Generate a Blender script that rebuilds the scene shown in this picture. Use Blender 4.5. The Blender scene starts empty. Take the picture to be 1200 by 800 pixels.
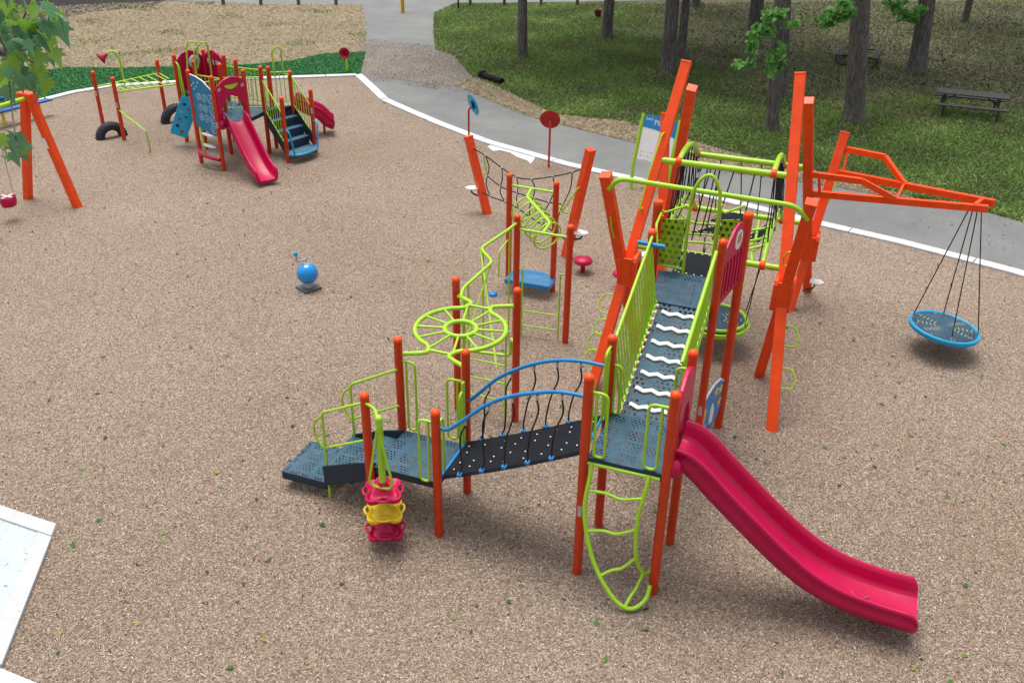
import bpy, math, random
import numpy as np
from mathutils import Vector, Matrix
random.seed(7); rng = np.random.default_rng(7)
scene = bpy.context.scene
COL = scene.collection

# ------------------------------------------------------------------ camera
FPX, PITCH, ROLL, CAMH = 1100.0, 0.509798, 0.016081, 9.099
_cp, _sp = math.cos(PITCH), math.sin(PITCH)
_r, _f, _u = Vector((1, 0, 0)), Vector((0, _cp, -_sp)), Vector((0, _sp, _cp))
_c, _s = math.cos(ROLL), math.sin(ROLL)
CR, CU = _c*_r + _s*_u, -_s*_r + _c*_u
cam = bpy.data.cameras.new('camera'); camo = bpy.data.objects.new('camera', cam); COL.objects.link(camo)
cam.sensor_width = 36; cam.lens = FPX/1200*36; cam.clip_end = 2000; cam.clip_start = 0.1
camo.matrix_world = Matrix(((CR.x, CU.x, -_f.x, 0), (CR.y, CU.y, -_f.y, 0), (CR.z, CU.z, -_f.z, CAMH), (0, 0, 0, 1)))
scene.camera = camo
# ------------------------------------------------------------------ sky and sun (bright overcast)
SUN_EL, SUN_AZ = math.radians(75), math.radians(-25)
w = bpy.data.worlds.new('World'); scene.world = w; w.use_nodes = True
nt = w.node_tree; bg = nt.nodes['Background']
sky = nt.nodes.new('ShaderNodeTexSky'); sky.sky_type = 'NISHITA'; sky.sun_disc = False
sky.sun_elevation = SUN_EL; sky.sun_rotation = SUN_AZ; sky.dust_density = 4.0; sky.air_density = 1.0; sky.ozone_density = 1.0
hs = nt.nodes.new('ShaderNodeHueSaturation'); hs.inputs['Saturation'].default_value = 0.35
nt.links.new(sky.outputs[0], hs.inputs['Color']); nt.links.new(hs.outputs[0], bg.inputs[0]); bg.inputs[1].default_value = 0.13
sl = bpy.data.lights.new('sun', 'SUN'); sl.energy = 1.4; sl.angle = math.radians(36); sl.color = (1, .96, .9)
so = bpy.data.objects.new('sun', sl); COL.objects.link(so)
sd = Vector((math.sin(SUN_AZ)*math.cos(SUN_EL), math.cos(SUN_AZ)*math.cos(SUN_EL), math.sin(SUN_EL)))
so.rotation_euler = sd.to_track_quat('Z', 'Y').to_euler(); so.location = (0, 0, 40)
vs = scene.view_settings
vs.view_transform = 'Standard'; vs.look = 'None'; vs.gamma = 1; vs.use_curve_mapping = False; vs.exposure = 0.68

# ------------------------------------------------------------------ pixel -> place (1200 x 800 photograph)
def P(px, py, z=0.0):
    d = CR*((px-600)/FPX) + CU*(-(py-400)/FPX) + _f
    t = (z-CAMH)/d.z
    return Vector((0, 0, CAMH)) + d*t
def PD(px, py, dist):
    d = (CR*((px-600)/FPX) + CU*(-(py-400)/FPX) + _f)
    return Vector((0, 0, CAMH)) + d*dist

# ------------------------------------------------------------------ materials
MATS = {}
def nodes(name):
    m = bpy.data.materials.new(name); m.use_nodes = True
    t = m.node_tree; b = t.nodes['Principled BSDF']; MATS[name] = m
    return m, t, b
def N(t, typ, **kw):
    n = t.nodes.new(typ)
    for k, v in kw.items():
        if k in n.inputs.keys() if hasattr(n.inputs, 'keys') else False: n.inputs[k].default_value = v
        else: setattr(n, k, v)
    return n
def ramp(t, stops):
    r = t.nodes.new('ShaderNodeValToRGB'); e = r.color_ramp.elements
    while len(e) < len(stops): e.new(0.5)
    for el, (p_, c_) in zip(e, stops): el.position = p_; el.color = (*c_, 1)
    return r
def coord(t, scale=(1, 1, 1), kind='Object'):
    c = t.nodes.new('ShaderNodeTexCoord'); m = t.nodes.new('ShaderNodeMapping'); m.inputs['Scale'].default_value = scale
    t.links.new(c.outputs[kind], m.inputs[0]); return m.outputs[0]
def worldcoord(t, scale=(1, 1, 1)):
    c = t.nodes.new('ShaderNodeNewGeometry'); m = t.nodes.new('ShaderNodeMapping'); m.inputs['Scale'].default_value = scale
    t.links.new(c.outputs['Position'], m.inputs[0]); return m.outputs[0]
def noise(t, vec, scale, detail=3, rough=.55):
    n = t.nodes.new('ShaderNodeTexNoise'); n.inputs['Scale'].default_value = scale; n.inputs['Detail'].default_value = detail
    n.inputs['Roughness'].default_value = rough; t.links.new(vec, n.inputs['Vector']); return n.outputs['Fac']
def mixc(t, fac, a, b, mode='MIX'):
    n = t.nodes.new('ShaderNodeMix'); n.data_type = 'RGBA'; n.blend_type = mode
    for s, v in ((0, fac), (6, a), (7, b)):
        if hasattr(v, 'is_linked') or hasattr(v, 'node'): t.links.new(v, n.inputs[s])
        elif s == 0: n.inputs[0].default_value = v
        else: n.inputs[s].default_value = (*v, 1)
    return n.outputs[2]
def bump(t, b, h, strength=.3, dist=.01):
    n = t.nodes.new('ShaderNodeBump'); n.inputs['Strength'].default_value = strength; n.inputs['Distance'].default_value = dist
    t.links.new(h, n.inputs['Height']); t.links.new(n.outputs[0], b.inputs['Normal'])
def paint(name, col, rough=.35, var=.12, scale=5, dirt=.25, coat=0.0, spec=.42):
    m, t, b = nodes(name)
    v = worldcoord(t)
    f = noise(t, v, scale, 4)
    dk = tuple(c*(1-var*1.6) for c in col); lt = tuple(min(1, c*(1+var)) for c in col)
    r = ramp(t, [(.3, dk), (.7, lt)]); t.links.new(f, r.inputs[0])
    d = noise(t, v, 38, 4, .7); dr = ramp(t, [(.56, (0, 0, 0)), (.74, (dirt, dirt, dirt))]); t.links.new(d, dr.inputs[0])
    c = mixc(t, dr.outputs[0], r.outputs[0], (.30, .24, .18))
    t.links.new(c, b.inputs['Base Color'])
    rr = ramp(t, [(.3, (rough*.8,)*3), (.75, (min(1, rough*1.4),)*3)]); t.links.new(d, rr.inputs[0]); t.links.new(rr.outputs[0], b.inputs['Roughness'])
    b.inputs['Specular IOR Level'].default_value = spec
    b.inputs['Coat Weight'].default_value = coat; b.inputs['Coat Roughness'].default_value = .15
    bump(t, b, noise(t, v, 90, 2), .04, .004)
    return m
paint('orange', (.90, .072, .002), .38, .08, dirt=.10)
paint('red_post', (.60, .042, .005), .36, .08, dirt=.12)
paint('dark_red', (.42, .012, .014), .4)
paint('green', (.38, .66, .030), .26, .06, dirt=.12)
paint('pink', (.49, .000, .060), .32, .06, dirt=.08, spec=.35)
paint('sky_blue', (.008, .22, .53), .33, .08, dirt=.1)
paint('cyan', (.008, .34, .62), .4, .08, dirt=.1)
paint('dark_blue', (.02, .07, .25), .4)
paint('yellow', (.80, .58, .010), .35, dirt=.1)
paint('yellow_post', (.62, .36, .015), .5)
paint('white', (.78, .78, .76), .45, .05, dirt=.3)
paint('sign_white', (.80, .80, .80), .35, .03, dirt=.05)
paint('lilac', (.52, .50, .62), .4)
paint('steel', (.42, .43, .44), .38)
paint('rope', (.018, .018, .022), .85, dirt=.15)
paint('rubber', (.012, .014, .02), .75, dirt=.06, spec=.12)
paint('teal_side', (.010, .028, .055), .45, dirt=.12)
paint('navy', (.010, .018, .05), .5)
paint('grey_wood', (.07, .066, .062), .85, .35, 9, .3)
paint('post_wood', (.13, .11, .085), .85, .3, 9, .3)
paint('sticker', (.45, .45, .45), .5)
paint('twig', (.14, .10, .06), .8)
paint('black_plastic', (.004, .0045, .006), .6, dirt=.1, spec=.15)

def holes(name, col, pitch=.055, rad=.28, yaxis=1, block=True):
    m, t, b = nodes(name)
    c = t.nodes.new('ShaderNodeTexCoord'); v = c.outputs['Object']
    sx = t.nodes.new('ShaderNodeSeparateXYZ'); t.links.new(v, sx.inputs[0])
    def M(op, a, bb=None, cc=None):
        n = t.nodes.new('ShaderNodeMath'); n.operation = op
        for i, q in enumerate((a, bb, cc)):
            if q is None: continue
            if isinstance(q, (int, float)): n.inputs[i].default_value = q
            else: t.links.new(q, n.inputs[i])
        return n.outputs[0]
    x = M('DIVIDE', sx.outputs[0], pitch); y = M('DIVIDE', sx.outputs[yaxis], pitch)
    row = M('FLOOR', y); odd = M('MODULO', M('ABSOLUTE', row), 2)
    xx = M('ADD', x, M('MULTIPLY', odd, .5))
    fx = M('SUBTRACT', M('FRACT', xx), .5); fy = M('SUBTRACT', M('FRACT', y), .5)
    d = M('SQRT', M('ADD', M('MULTIPLY', fx, fx), M('MULTIPLY', fy, fy)))
    h = M('LESS_THAN', d, rad)
    if block:   # holes grouped in blocks with plain bands between
        bx_ = M('FRACT', M('DIVIDE', x, 6.5)); by_ = M('FRACT', M('DIVIDE', y, 5.0))
        h = M('MULTIPLY', h, M('MULTIPLY', M('LESS_THAN', bx_, .78), M('LESS_THAN', by_, .8)))
        wn = t.nodes.new('ShaderNodeTexWhiteNoise'); wn.noise_dimensions = '2D'
        cb = t.nodes.new('ShaderNodeCombineXYZ'); t.links.new(M('FLOOR', M('DIVIDE', x, 6.5)), cb.inputs[0]); t.links.new(M('FLOOR', M('DIVIDE', y, 5.0)), cb.inputs[1])
        t.links.new(cb.outputs[0], wn.inputs['Vector'])
        h = M('MULTIPLY', h, M('GREATER_THAN', wn.outputs['Value'], .12))
    f = noise(t, worldcoord(t), 6, 4); dk = tuple(q*.75 for q in col); lt = tuple(min(1, q*1.2) for q in col)
    r = ramp(t, [(.3, dk), (.7, lt)]); t.links.new(f, r.inputs[0])
    d2 = noise(t, worldcoord(t), 30, 4, .7); dr = ramp(t, [(.5, (0, 0, 0)), (.75, (.35, .35, .35))]); t.links.new(d2, dr.inputs[0])
    t.links.new(mixc(t, dr.outputs[0], r.outputs[0], (.20, .20, .18)), b.inputs['Base Color'])
    b.inputs['Roughness'].default_value = .55; b.inputs['Specular IOR Level'].default_value = .25
    tr0 = t.nodes.new('ShaderNodeBsdfTransparent'); df = t.nodes.new('ShaderNodeBsdfDiffuse'); df.inputs[0].default_value = (col[0]*.15, col[1]*.15, col[2]*.15, 1); tr = t.nodes.new('ShaderNodeMixShader'); tr.inputs[0].default_value = .55; t.links.new(tr0.outputs[0], tr.inputs[1]); t.links.new(df.outputs[0], tr.inputs[2]); mx = t.nodes.new('ShaderNodeMixShader')  # dark share of each hole stands in for panel thickness and shade below
    t.links.new(h, mx.inputs[0]); t.links.new(b.outputs[0], mx.inputs[1]); t.links.new(tr.outputs[0], mx.inputs[2])
    t.links.new(mx.outputs[0], t.nodes['Material Output'].inputs[0])
    return m
holes('deck', (.038, .100, .150))
holes('deck_ramp', (.038, .100, .150), .075, .30, 1, True); holes('deck_blue', (.045, .25, .50), .035, .30, block=False)
holes('green_holes', (.33, .60, .018), .10, .30, 2, False)

def speck(name, stops, scale, warp=.0, big=((.75,)*3, (1.15,)*3), bigscale=.25, bumps=.6, dist=.012, stretch=(1, 1, 1), rough=.9, fine=None):
    m, t, b = nodes(name)
    v = worldcoord(t, stretch)
    if warp:
        nz = t.nodes.new('ShaderNodeTexNoise'); nz.inputs['Scale'].default_value = scale*.5; nz.inputs['Detail'].default_value = 2
        t.links.new(v, nz.inputs['Vector'])
        add = t.nodes.new('ShaderNodeVectorMath'); add.operation = 'MULTIPLY_ADD'
        t.links.new(nz.outputs['Color'], add.inputs[0]); add.inputs[1].default_value = (warp, warp, 0); t.links.new(v, add.inputs[2]); v = add.outputs[0]
    vo = t.nodes.new('ShaderNodeTexVoronoi'); vo.inputs['Scale'].default_value = scale; t.links.new(v, vo.inputs['Vector'])
    se = t.nodes.new('ShaderNodeSeparateColor'); t.links.new(vo.outputs['Color'], se.inputs[0])
    r = ramp(t, stops); t.links.new(se.outputs[0], r.inputs[0])
    bgf = noise(t, worldcoord(t), bigscale, 6, .6); br = ramp(t, [(.3, big[0]), (.7, big[1])]); t.links.new(bgf, br.inputs[0])
    c = mixc(t, 1.0, r.outputs[0], br.outputs[0], 'MULTIPLY')
    t.links.new(c, b.inputs['Base Color']); b.inputs['Roughness'].default_value = rough; b.inputs['Specular IOR Level'].default_value = .2
    bump(t, b, vo.outputs['Distance'], bumps, dist)
    return m, t, b
speck('mulch', [(0, (.15, .105, .075)), (.25, (.24, .178, .132)), (.55, (.32, .245, .185)), (.8, (.39, .31, .24)), (1, (.54, .46, .38))], 60, .05, ((.86, .81, .76), (1.07, 1.08, 1.09)), .16, .8, .018)
speck('straw', [(0, (.29, .23, .14)), (.4, (.36, .29, .185)), (1, (.43, .36, .24))], 60, .12, ((.66, .64, .60), (1.12, 1.12, 1.1)), .45, .6, .02)
speck('soil', [(0, (.08, .07, .045)), (.5, (.13, .115, .075)), (1, (.20, .17, .115))], 16, .1, ((.6, .6, .6), (1.25, 1.2, 1.1)), .3, .6, .02)
speck('gravel', [(0, (.13, .115, .10)), (.5, (.21, .185, .16)), (1, (.32, .285, .25))], 30, .05)
speck('shade_litter', [(0, (.010, .009, .009)), (.5, (.020, .018, .018)), (1, (.045, .04, .038))], 12, .1)  # ground colour taken near black to paint in tree shade

def asphalt():
    m, t, b = nodes('asphalt'); v = worldcoord(t)
    f1 = noise(t, v, 60, 3); f2 = noise(t, v, .5, 5, .65)
    r1 = ramp(t, [(.35, (.145, .148, .145)), (.65, (.235, .238, .23))]); t.links.new(f1, r1.inputs[0])
    r2 = ramp(t, [(.3, (.80, .80, .82)), (.7, (1.12, 1.12, 1.1))]); t.links.new(f2, r2.inputs[0])
    c = mixc(t, 1., r1.outputs[0], r2.outputs[0], 'MULTIPLY')
    vo = t.nodes.new('ShaderNodeTexVoronoi'); vo.inputs['Scale'].default_value = 1.6; vo.inputs['Randomness'].default_value = 1; t.links.new(v, vo.inputs['Vector'])
    sp = ramp(t, [(.03, (.6,)*3), (.05, (0,)*3)]); t.links.new(vo.outputs['Distance'], sp.inputs[0])
    t.links.new(mixc(t, sp.outputs[0], c, (.07, .065, .06)), b.inputs['Base Color']); b.inputs['Roughness'].default_value = .85
    bump(t, b, f1, .3, .004)
asphalt()
def concrete(name, a, bcol):
    m, t, b = nodes(name); v = worldcoord(t)
    f = noise(t, v, 3, 7, .7); r = ramp(t, [(.3, a), (.65, bcol)]); t.links.new(f, r.inputs[0])
    s = noise(t, v, 14, 6, .75); sr = ramp(t, [(.60, (0, 0, 0)), (.68, (.55, .55, .55))]); t.links.new(s, sr.inputs[0])
    t.links.new(mixc(t, sr.outputs[0], r.outputs[0], (.34, .29, .24)), b.inputs['Base Color']); b.inputs['Roughness'].default_value = .8
    bump(t, b, noise(t, v, 60, 3), .2, .004)
concrete('concrete', (.50, .51, .51), (.64, .65, .65)); concrete('pad_concrete', (.44, .485, .49), (.50, .545, .55)); concrete('rim_concrete', (.46, .47, .47), (.54, .55, .55))
def bark():
    m, t, b = nodes('bark'); v = worldcoord(t, (9, 9, 1.6))
    f = noise(t, v, 1.6, 6, .7); r = ramp(t, [(.3, (.045, .038, .033)), (.5, (.125, .110, .098)), (.72, (.25, .232, .21))]); t.links.new(f, r.inputs[0])
    t.links.new(r.outputs[0], b.inputs['Base Color']); b.inputs['Roughness'].default_value = .95; bump(t, b, f, 1.0, .06)
bark()
def tinted(name, stops, rough=.6, trans=0.0):   # per-face random tint stored on the mesh
    m, t, b = nodes(name)
    a = t.nodes.new('ShaderNodeAttribute'); a.attribute_name = 'tint'
    r = ramp(t, stops); t.links.new(a.outputs['Fac'], r.inputs[0]); t.links.new(r.outputs[0], b.inputs['Base Color'])
    b.inputs['Roughness'].default_value = rough; b.inputs['Specular IOR Level'].default_value = .25
    if trans:
        tl = t.nodes.new('ShaderNodeBsdfTranslucent'); t.links.new(r.outputs[0], tl.inputs[0]); mx = t.nodes.new('ShaderNodeMixShader'); mx.inputs[0].default_value = trans
        t.links.new(b.outputs[0], mx.inputs[1]); t.links.new(tl.outputs[0], mx.inputs[2]); t.links.new(mx.outputs[0], t.nodes['Material Output'].inputs[0])
tinted('chip', [(0, (.075, .048, .034)), (.12, (.20, .122, .083)), (.35, (.26, .188, .136)), (.65, (.345, .263, .20)), (.88, (.46, .38, .305)), (1, (.76, .70, .62))], .85)
tinted('grass_blade', [(0, (.14, .14, .065)), (.4, (.15, .235, .06)), (.8, (.22, .36, .08)), (1, (.42, .40, .19))], .7, .25)
tinted('turf_blade', [(0, (.035, .15, .055)), (.6, (.065, .26, .085)), (1, (.13, .38, .13))], .6, .15)
tinted('straw_stalk', [(0, (.20, .15, .085)), (.5, (.38, .305, .19)), (1, (.58, .50, .36))], .8)
tinted('litter_leaf', [(0, (.045, .034, .028)), (.6, (.105, .08, .063)), (1, (.30, .25, .20))], .8)
tinted('green_leaf', [(0, (.03, .09, .016)), (.5, (.06, .17, .025)), (.8, (.11, .25, .04)), (1, (.35, .40, .06))], .45, .3)
tinted('crown_leaf', [(0, (.02, .055, .012)), (.6, (.04, .105, .02)), (1, (.09, .18, .035))], .5, .3)
tinted('sprig_leaf', [(0, (.10, .28, .06)), (.5, (.20, .46, .11)), (1, (.36, .62, .2))], .5, .4)
def leafmat(name, col):
    m, t, b = nodes(name)
    oi = t.nodes.new('ShaderNodeObjectInfo'); r = ramp(t, [(0, tuple(c*.6 for c in col)), (1, tuple(min(1, c*1.5) for c in col))]); t.links.new(oi.outputs['Random'], r.inputs[0])
    f = noise(t, coord(t), 25, 3); c2 = mixc(t, f, r.outputs[0], tuple(c*.8 for c in col)); t.links.new(c2, b.inputs['Base Color'])
    b.inputs['Roughness'].default_value = .30; b.inputs['Specular IOR Level'].default_value = .7
    tl = t.nodes.new('ShaderNodeBsdfTranslucent'); t.links.new(c2, tl.inputs[0]); mx = t.nodes.new('ShaderNodeMixShader'); mx.inputs[0].default_value = .35
    t.links.new(b.outputs[0], mx.inputs[1]); t.links.new(tl.outputs[0], mx.inputs[2]); t.links.new(mx.outputs[0], t.nodes['Material Output'].inputs[0])
leafmat('maple_leaf', (.14, .33, .16)); leafmat('maple_leaf_pale', (.27, .48, .06))

# ------------------------------------------------------------------ mesh builder
ROOTINV = {}
def fillet(pts, r=.06, n=4):
    pts = [Vector(p_) for p_ in pts]; out = [pts[0]]
    for a, b, c in zip(pts, pts[1:], pts[2:]):
        d1, d2 = (a-b), (c-b); l = min(r, d1.length*.45, d2.length*.45)
        p1, p2 = b+d1.normalized()*l, b+d2.normalized()*l
        for i in range(n+1):
            t = i/n; out.append(p1*(1-t)**2 + b*2*t*(1-t) + p2*t*t)
    out.append(pts[-1]); return out
def catmull(pts, n=6, closed=False):
    pts = [Vector(p_) for p_ in pts]; out = []; k = len(pts)
    rngi = range(k if closed else k-1)
    for i in rngi:
        if closed: a, b, c, d = pts[(i-1) % k], pts[i], pts[(i+1) % k], pts[(i+2) % k]
        else: a, b, c, d = pts[max(i-1, 0)], pts[i], pts[i+1], pts[min(i+2, k-1)]
        for j in range(n):
            t = j/n
            out.append(.5*((2*b) + (c-a)*t + (2*a-5*b+4*c-d)*t*t + (3*b-a-3*c+d)*t**3))
    if not closed: out.append(pts[-1])
    return out
class MB:
    def __init__(s): s.v = []; s.f = []; s.sm = []
    def face(s, idx, smooth=False): s.f.append(idx); s.sm.append(smooth)
    def tube(s, pts, r, n=8, closed=False, r2=None):
        pts = [Vector(q) for q in pts]; k = len(pts); base = len(s.v)
        tang = []
        for i in range(k):
            a = pts[(i-1) % k] if closed else pts[max(i-1, 0)]; b = pts[(i+1) % k] if closed else pts[min(i+1, k-1)]
            tang.append((b-a).normalized())
        t0 = tang[0]; ref = Vector((0, 0, 1)) if abs(t0.z) < .9 else Vector((1, 0, 0))
        x = t0.cross(ref).normalized()
        for i in range(k):
            t = tang[i]; x = (x - t*x.dot(t)).normalized(); y = t.cross(x)
            rr = r if r2 is None else r + (r2-r)*i/(k-1)
            for j in range(n):
                a = 2*math.pi*j/n; s.v.append(pts[i] + (x*math.cos(a) + y*math.sin(a))*rr)
        for i in range(k if closed else k-1):
            i2 = (i+1) % k
            for j in range(n):
                j2 = (j+1) % n
                s.face((base+i*n+j, base+i*n+j2, base+i2*n+j2, base+i2*n+j), True)
        if not closed:
            for i, rev in ((0, True), (k-1, False)):
                o = len(s.v); s.v += [Vector(q) for q in s.v[base+i*n:base+i*n+n]]
                idx = list(range(o, o+n)); s.face(tuple(idx[::-1] if rev else idx))
        return s
    def box(s, c, size, rz=0):
        c = Vector(c); hx, hy, hz = (q/2 for q in size); cr, sr = math.cos(rz), math.sin(rz); o = len(s.v)
        for z in (-hz, hz):
            for x, y in ((-hx, -hy), (hx, -hy), (hx, hy), (-hx, hy)): s.v.append(c+Vector((x*cr-y*sr, x*sr+y*cr, z)))
        for q in ((3, 2, 1, 0), (4, 5, 6, 7), (0, 1, 5, 4), (1, 2, 6, 5), (2, 3, 7, 6), (3, 0, 4, 7)): s.face(tuple(o+i for i in q))
        return s
    def beam(s, a, b, w_, h_, up=(0, 0, 1)):
        a, b = Vector(a), Vector(b); t = (b-a).normalized(); up = Vector(up)
        if abs(t.dot(up)) > .98: up = Vector((0, 1, 0))
        x = t.cross(up).normalized()*w_/2; y = x.cross(t).normalized()*h_/2; o = len(s.v)
        for c in (a, b):
            for sx, sy in ((-1, -1), (1, -1), (1, 1), (-1, 1)): s.v.append(c+x*sx+y*sy)
        for q in ((0, 1, 2, 3), (7, 6, 5, 4), (0, 4, 5, 1), (1, 5, 6, 2), (2, 6, 7, 3), (3, 7, 4, 0)): s.face(tuple(o+i for i in q))
        return s
    def prism(s, poly, o_, ex, ey, t):
        o_, ex, ey = Vector(o_), Vector(ex).normalized(), Vector(ey).normalized(); nz = ex.cross(ey).normalized()*t/2
        o = len(s.v); k = len(poly)
        for sg in (-1, 1):
            for x, y in poly: s.v.append(o_+ex*x+ey*y+nz*sg)
        s.face(tuple(range(o+k-1, o-1, -1))); s.face(tuple(range(o+k, o+2*k)))
        for i in range(k):
            j = (i+1) % k; s.face((o+i, o+j, o+k+j, o+k+i))
        return s
    def poly3(s, pts, t):      # a slab through 3D points, thickened downwards
        pts = [Vector(q) for q in pts]; o = len(s.v); k = len(pts)
        s.v += pts; s.v += [q-Vector((0, 0, t)) for q in pts]
        s.face(tuple(range(o, o+k))); s.face(tuple(range(o+2*k-1, o+k-1, -1)))
        for i in range(k):
            j = (i+1) % k; s.face((o+j, o+i, o+k+i, o+k+j))
        return s
    def lathe(s, prof, c, axis=(0, 0, 1), n=16, smooth=True):
        c = Vector(c); az = Vector(axis).normalized(); ref = Vector((1, 0, 0)) if abs(az.x) < .9 else Vector((0, 1, 0))
        x = az.cross(ref).normalized(); y = az.cross(x); o = len(s.v); k = len(prof)
        for r, z in prof:
            for j in range(n):
                a = 2*math.pi*j/n; s.v.append(c+az*z+(x*math.cos(a)+y*math.sin(a))*r)
        for i in range(k-1):
            for j in range(n):
                j2 = (j+1) % n; s.face((o+i*n+j, o+i*n+j2, o+(i+1)*n+j2, o+(i+1)*n+j), smooth)
        for i, rev in ((0, True), (k-1, False)):
            if prof[i][0] > 1e-4:
                q = len(s.v); s.v += [Vector(z) for z in s.v[o+i*n:o+i*n+n]]; idx = list(range(q, q+n)); s.face(tuple(idx[::-1] if rev else idx))
        return s
    def sphere(s, c, r, n=14, sz=1.0):
        m = max(5, n//2)
        return s.lathe([(max(r*math.sin(math.pi*i/m), 1e-5), -r*sz*math.cos(math.pi*i/m)) for i in range(m+1)], c, n=n)
    def ring(s, c, R, r, n=24, axis=(0, 0, 1), k=8):
        c = Vector(c); az = Vector(axis).normalized(); ref = Vector((1, 0, 0)) if abs(az.x) < .9 else Vector((0, 1, 0))
        x = az.cross(ref).normalized(); y = az.cross(x)
        return s.tube([c+(x*math.cos(2*math.pi*i/n)+y*math.sin(2*math.pi*i/n))*R for i in range(n)], r, k, closed=True)
    def loft(s, secs, closed_sec=True, smooth=True, caps=True):
        o = len(s.v); k = len(secs[0])
        for sec in secs: s.v += [Vector(q) for q in sec]
        for i in range(len(secs)-1):
            for j in range(k if closed_sec else k-1):
                j2 = (j+1) % k; s.face((o+i*k+j, o+i*k+j2, o+(i+1)*k+j2, o+(i+1)*k+j), smooth)
        if caps and closed_sec:
            for i, rev in ((0, True), (len(secs)-1, False)):
                q = len(s.v); s.v += [Vector(z) for z in secs[i]]; idx = list(range(q, q+k)); s.face(tuple(idx[::-1] if rev else idx))
        return s
    def build(s, name, mat, parent=None, world=False, bev=0, **tags):
        me = bpy.data.meshes.new(name)
        vs_ = s.v
        if world and parent is not None:
            top = parent
            while top.parent: top = top.parent
            inv = ROOTINV[top.name]; vs_ = [inv @ q for q in s.v]
        me.from_pydata([tuple(q) for q in vs_], [], s.f); me.polygons.foreach_set('use_smooth', s.sm); me.update()
        me.materials.append(MATS[mat])
        o = bpy.data.objects.new(name, me); COL.objects.link(o); o.parent = parent
        if bev: b = o.modifiers.new('bevel', 'BEVEL'); b.width = bev; b.segments = 2; b.limit_method = 'ANGLE'; b.angle_limit = .7
        for k_, v_ in tags.items(): o[k_] = v_
        return o
def tag(o, label, cat, group=None, kind=None):
    o['label'] = label; o['category'] = cat
    if group: o['group'] = group
    if kind: o['kind'] = kind
    return o
def thing(name, label, cat, loc=(0, 0, 0), rz=0, group=None):
    o = bpy.data.objects.new(name, None); COL.objects.link(o); o.empty_display_size = .2
    o.location = loc; o.rotation_euler = (0, 0, rz); tag(o, label, cat, group)
    ROOTINV[o.name] = (Matrix.Translation(Vector(loc)) @ Matrix.Rotation(rz, 4, 'Z')).inverted()
    return o
def struct(name, mb, mat, label=None, **kw):
    o = mb.build(name, mat, **kw); o['kind'] = 'structure'
    if label: o['label'] = label
    return o
def circ(r, n=20, cx=0, cy=0, a0=0): return [(cx+r*math.cos(a0+2*math.pi*i/n), cy+r*math.sin(a0+2*math.pi*i/n)) for i in range(n)]

# ------------------------------------------------------------------ ground, paths, kerb
def sheet(name, pts, z, mat, kind='structure'):
    m = MB(); m.v = [Vector((q[0], q[1], z)) for q in pts]; m.f = [tuple(range(len(pts)))]; m.sm = [False]
    if len(m.v) > 2:
        a = sum((m.v[i].x*m.v[(i+1) % len(pts)].y-m.v[(i+1) % len(pts)].x*m.v[i].y) for i in range(len(pts)))
        if a < 0: m.f = [tuple(range(len(pts)-1, -1, -1))]
    o = m.build(name, mat); o['kind'] = kind; return o
def pxs(l): return [P(x, y) for x, y in l]
sheet('ground', [(-400, -60), (400, -60), (400, 500), (-400, 500)], -.012, 'soil')
curb_px = [(-160, 190), (-60, 152), (0, 133), (40, 120.5), (85, 109), (130, 101.5), (200, 97), (300, 92.5), (380, 90), (420, 88.5), (435, 102), (451, 117.5), (480, 130.5), (515, 145.5),
           (571, 167), (614, 179), (665, 193.5), (725, 207), (800, 223), (880, 243), (961, 263), (1055, 284.5), (1185, 318), (1300, 352), (1420, 392)]
curb = pxs(curb_px)
mulch_poly = [(q.x, q.y) for q in curb] + [(18, 4), (-16, 4)]
sheet('mulch_surface', mulch_poly, 0.0, 'mulch')
path_top = [(427, 75), (533, 101), (547, 106), (577, 119), (610, 133), (632, 140), (680, 152), (725, 163), (790, 180), (860, 203), (967, 217), (1068, 236), (1152, 248), (1200, 261), (1330, 300), (1450, 345)]
off = []
for i, q in enumerate(curb[9:]):
    off.append(q + Vector((.02, .05, 0)))
sheet('path', [(q.x, q.y) for q in pxs(path_top)][::-1] + [(q.x, q.y) for q in off], .004, 'asphalt')
sheet('branch_path', [(q.x, q.y) for q in pxs([(424, 53), (427, 25), (421, 5), (400, -14), (400, -26), (1300, -26), (1300, -6), (760, 1), (560, 4), (533, 5), (509, 16), (508, 40), (510, 62), (470, 58)])], .004, 'asphalt')
sheet('road', [(q.x, q.y) for q in pxs([(-500, 3), (200, 1), (300, 5), (428, 6), (428, -28), (-500, -28)])], .008, 'asphalt')
sheet('gravel_patch', [(q.x, q.y) for q in pxs([(422, 50), (470, 55), (512, 59), (532, 66), (556, 93), (552, 104), (500, 98), (440, 90), (424, 86)])], .012, 'gravel')
straw_l = pxs([(-150, 80), (60, 84), (80, 80), (140, 81), (200, 79), (290, 77), (345, 72), (380, 64), (428, 62), (430, 30), (425, 6), (300, 5), (200, 2), (60, 8), (-150, 15)])
sheet('straw_ground', [(q.x, q.y) for q in straw_l], .0, 'straw')
turf_l = pxs([(-150, 187), (-60, 149), (0, 130.5), (40, 118), (85, 107), (130, 99.5), (200, 95), (300, 90.5), (380, 88), (422, 86.5), (428, 62), (380, 64), (345, 72), (290, 77), (200, 79), (140, 81), (80, 80), (30, 86), (-150, 95)])
turf_poly = [(q.x, q.y) for q in turf_l]
sheet('turf_strip', turf_poly, .004, 'soil')
strip_px = [(533, 101), (547, 106), (577, 119), (610, 133), (632, 140), (680, 152), (725, 163), (790, 180), (860, 203), (967, 217), (1068, 236), (1068, 231), (967, 205), (860, 180), (790, 160), (725, 142), (680, 138), (652, 135), (632, 126), (617, 119), (585, 104), (565, 92), (548, 92)]
strip = [(q.x, q.y) for q in pxs(strip_px)]
sheet('straw_strip', strip, .008, 'straw')
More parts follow.
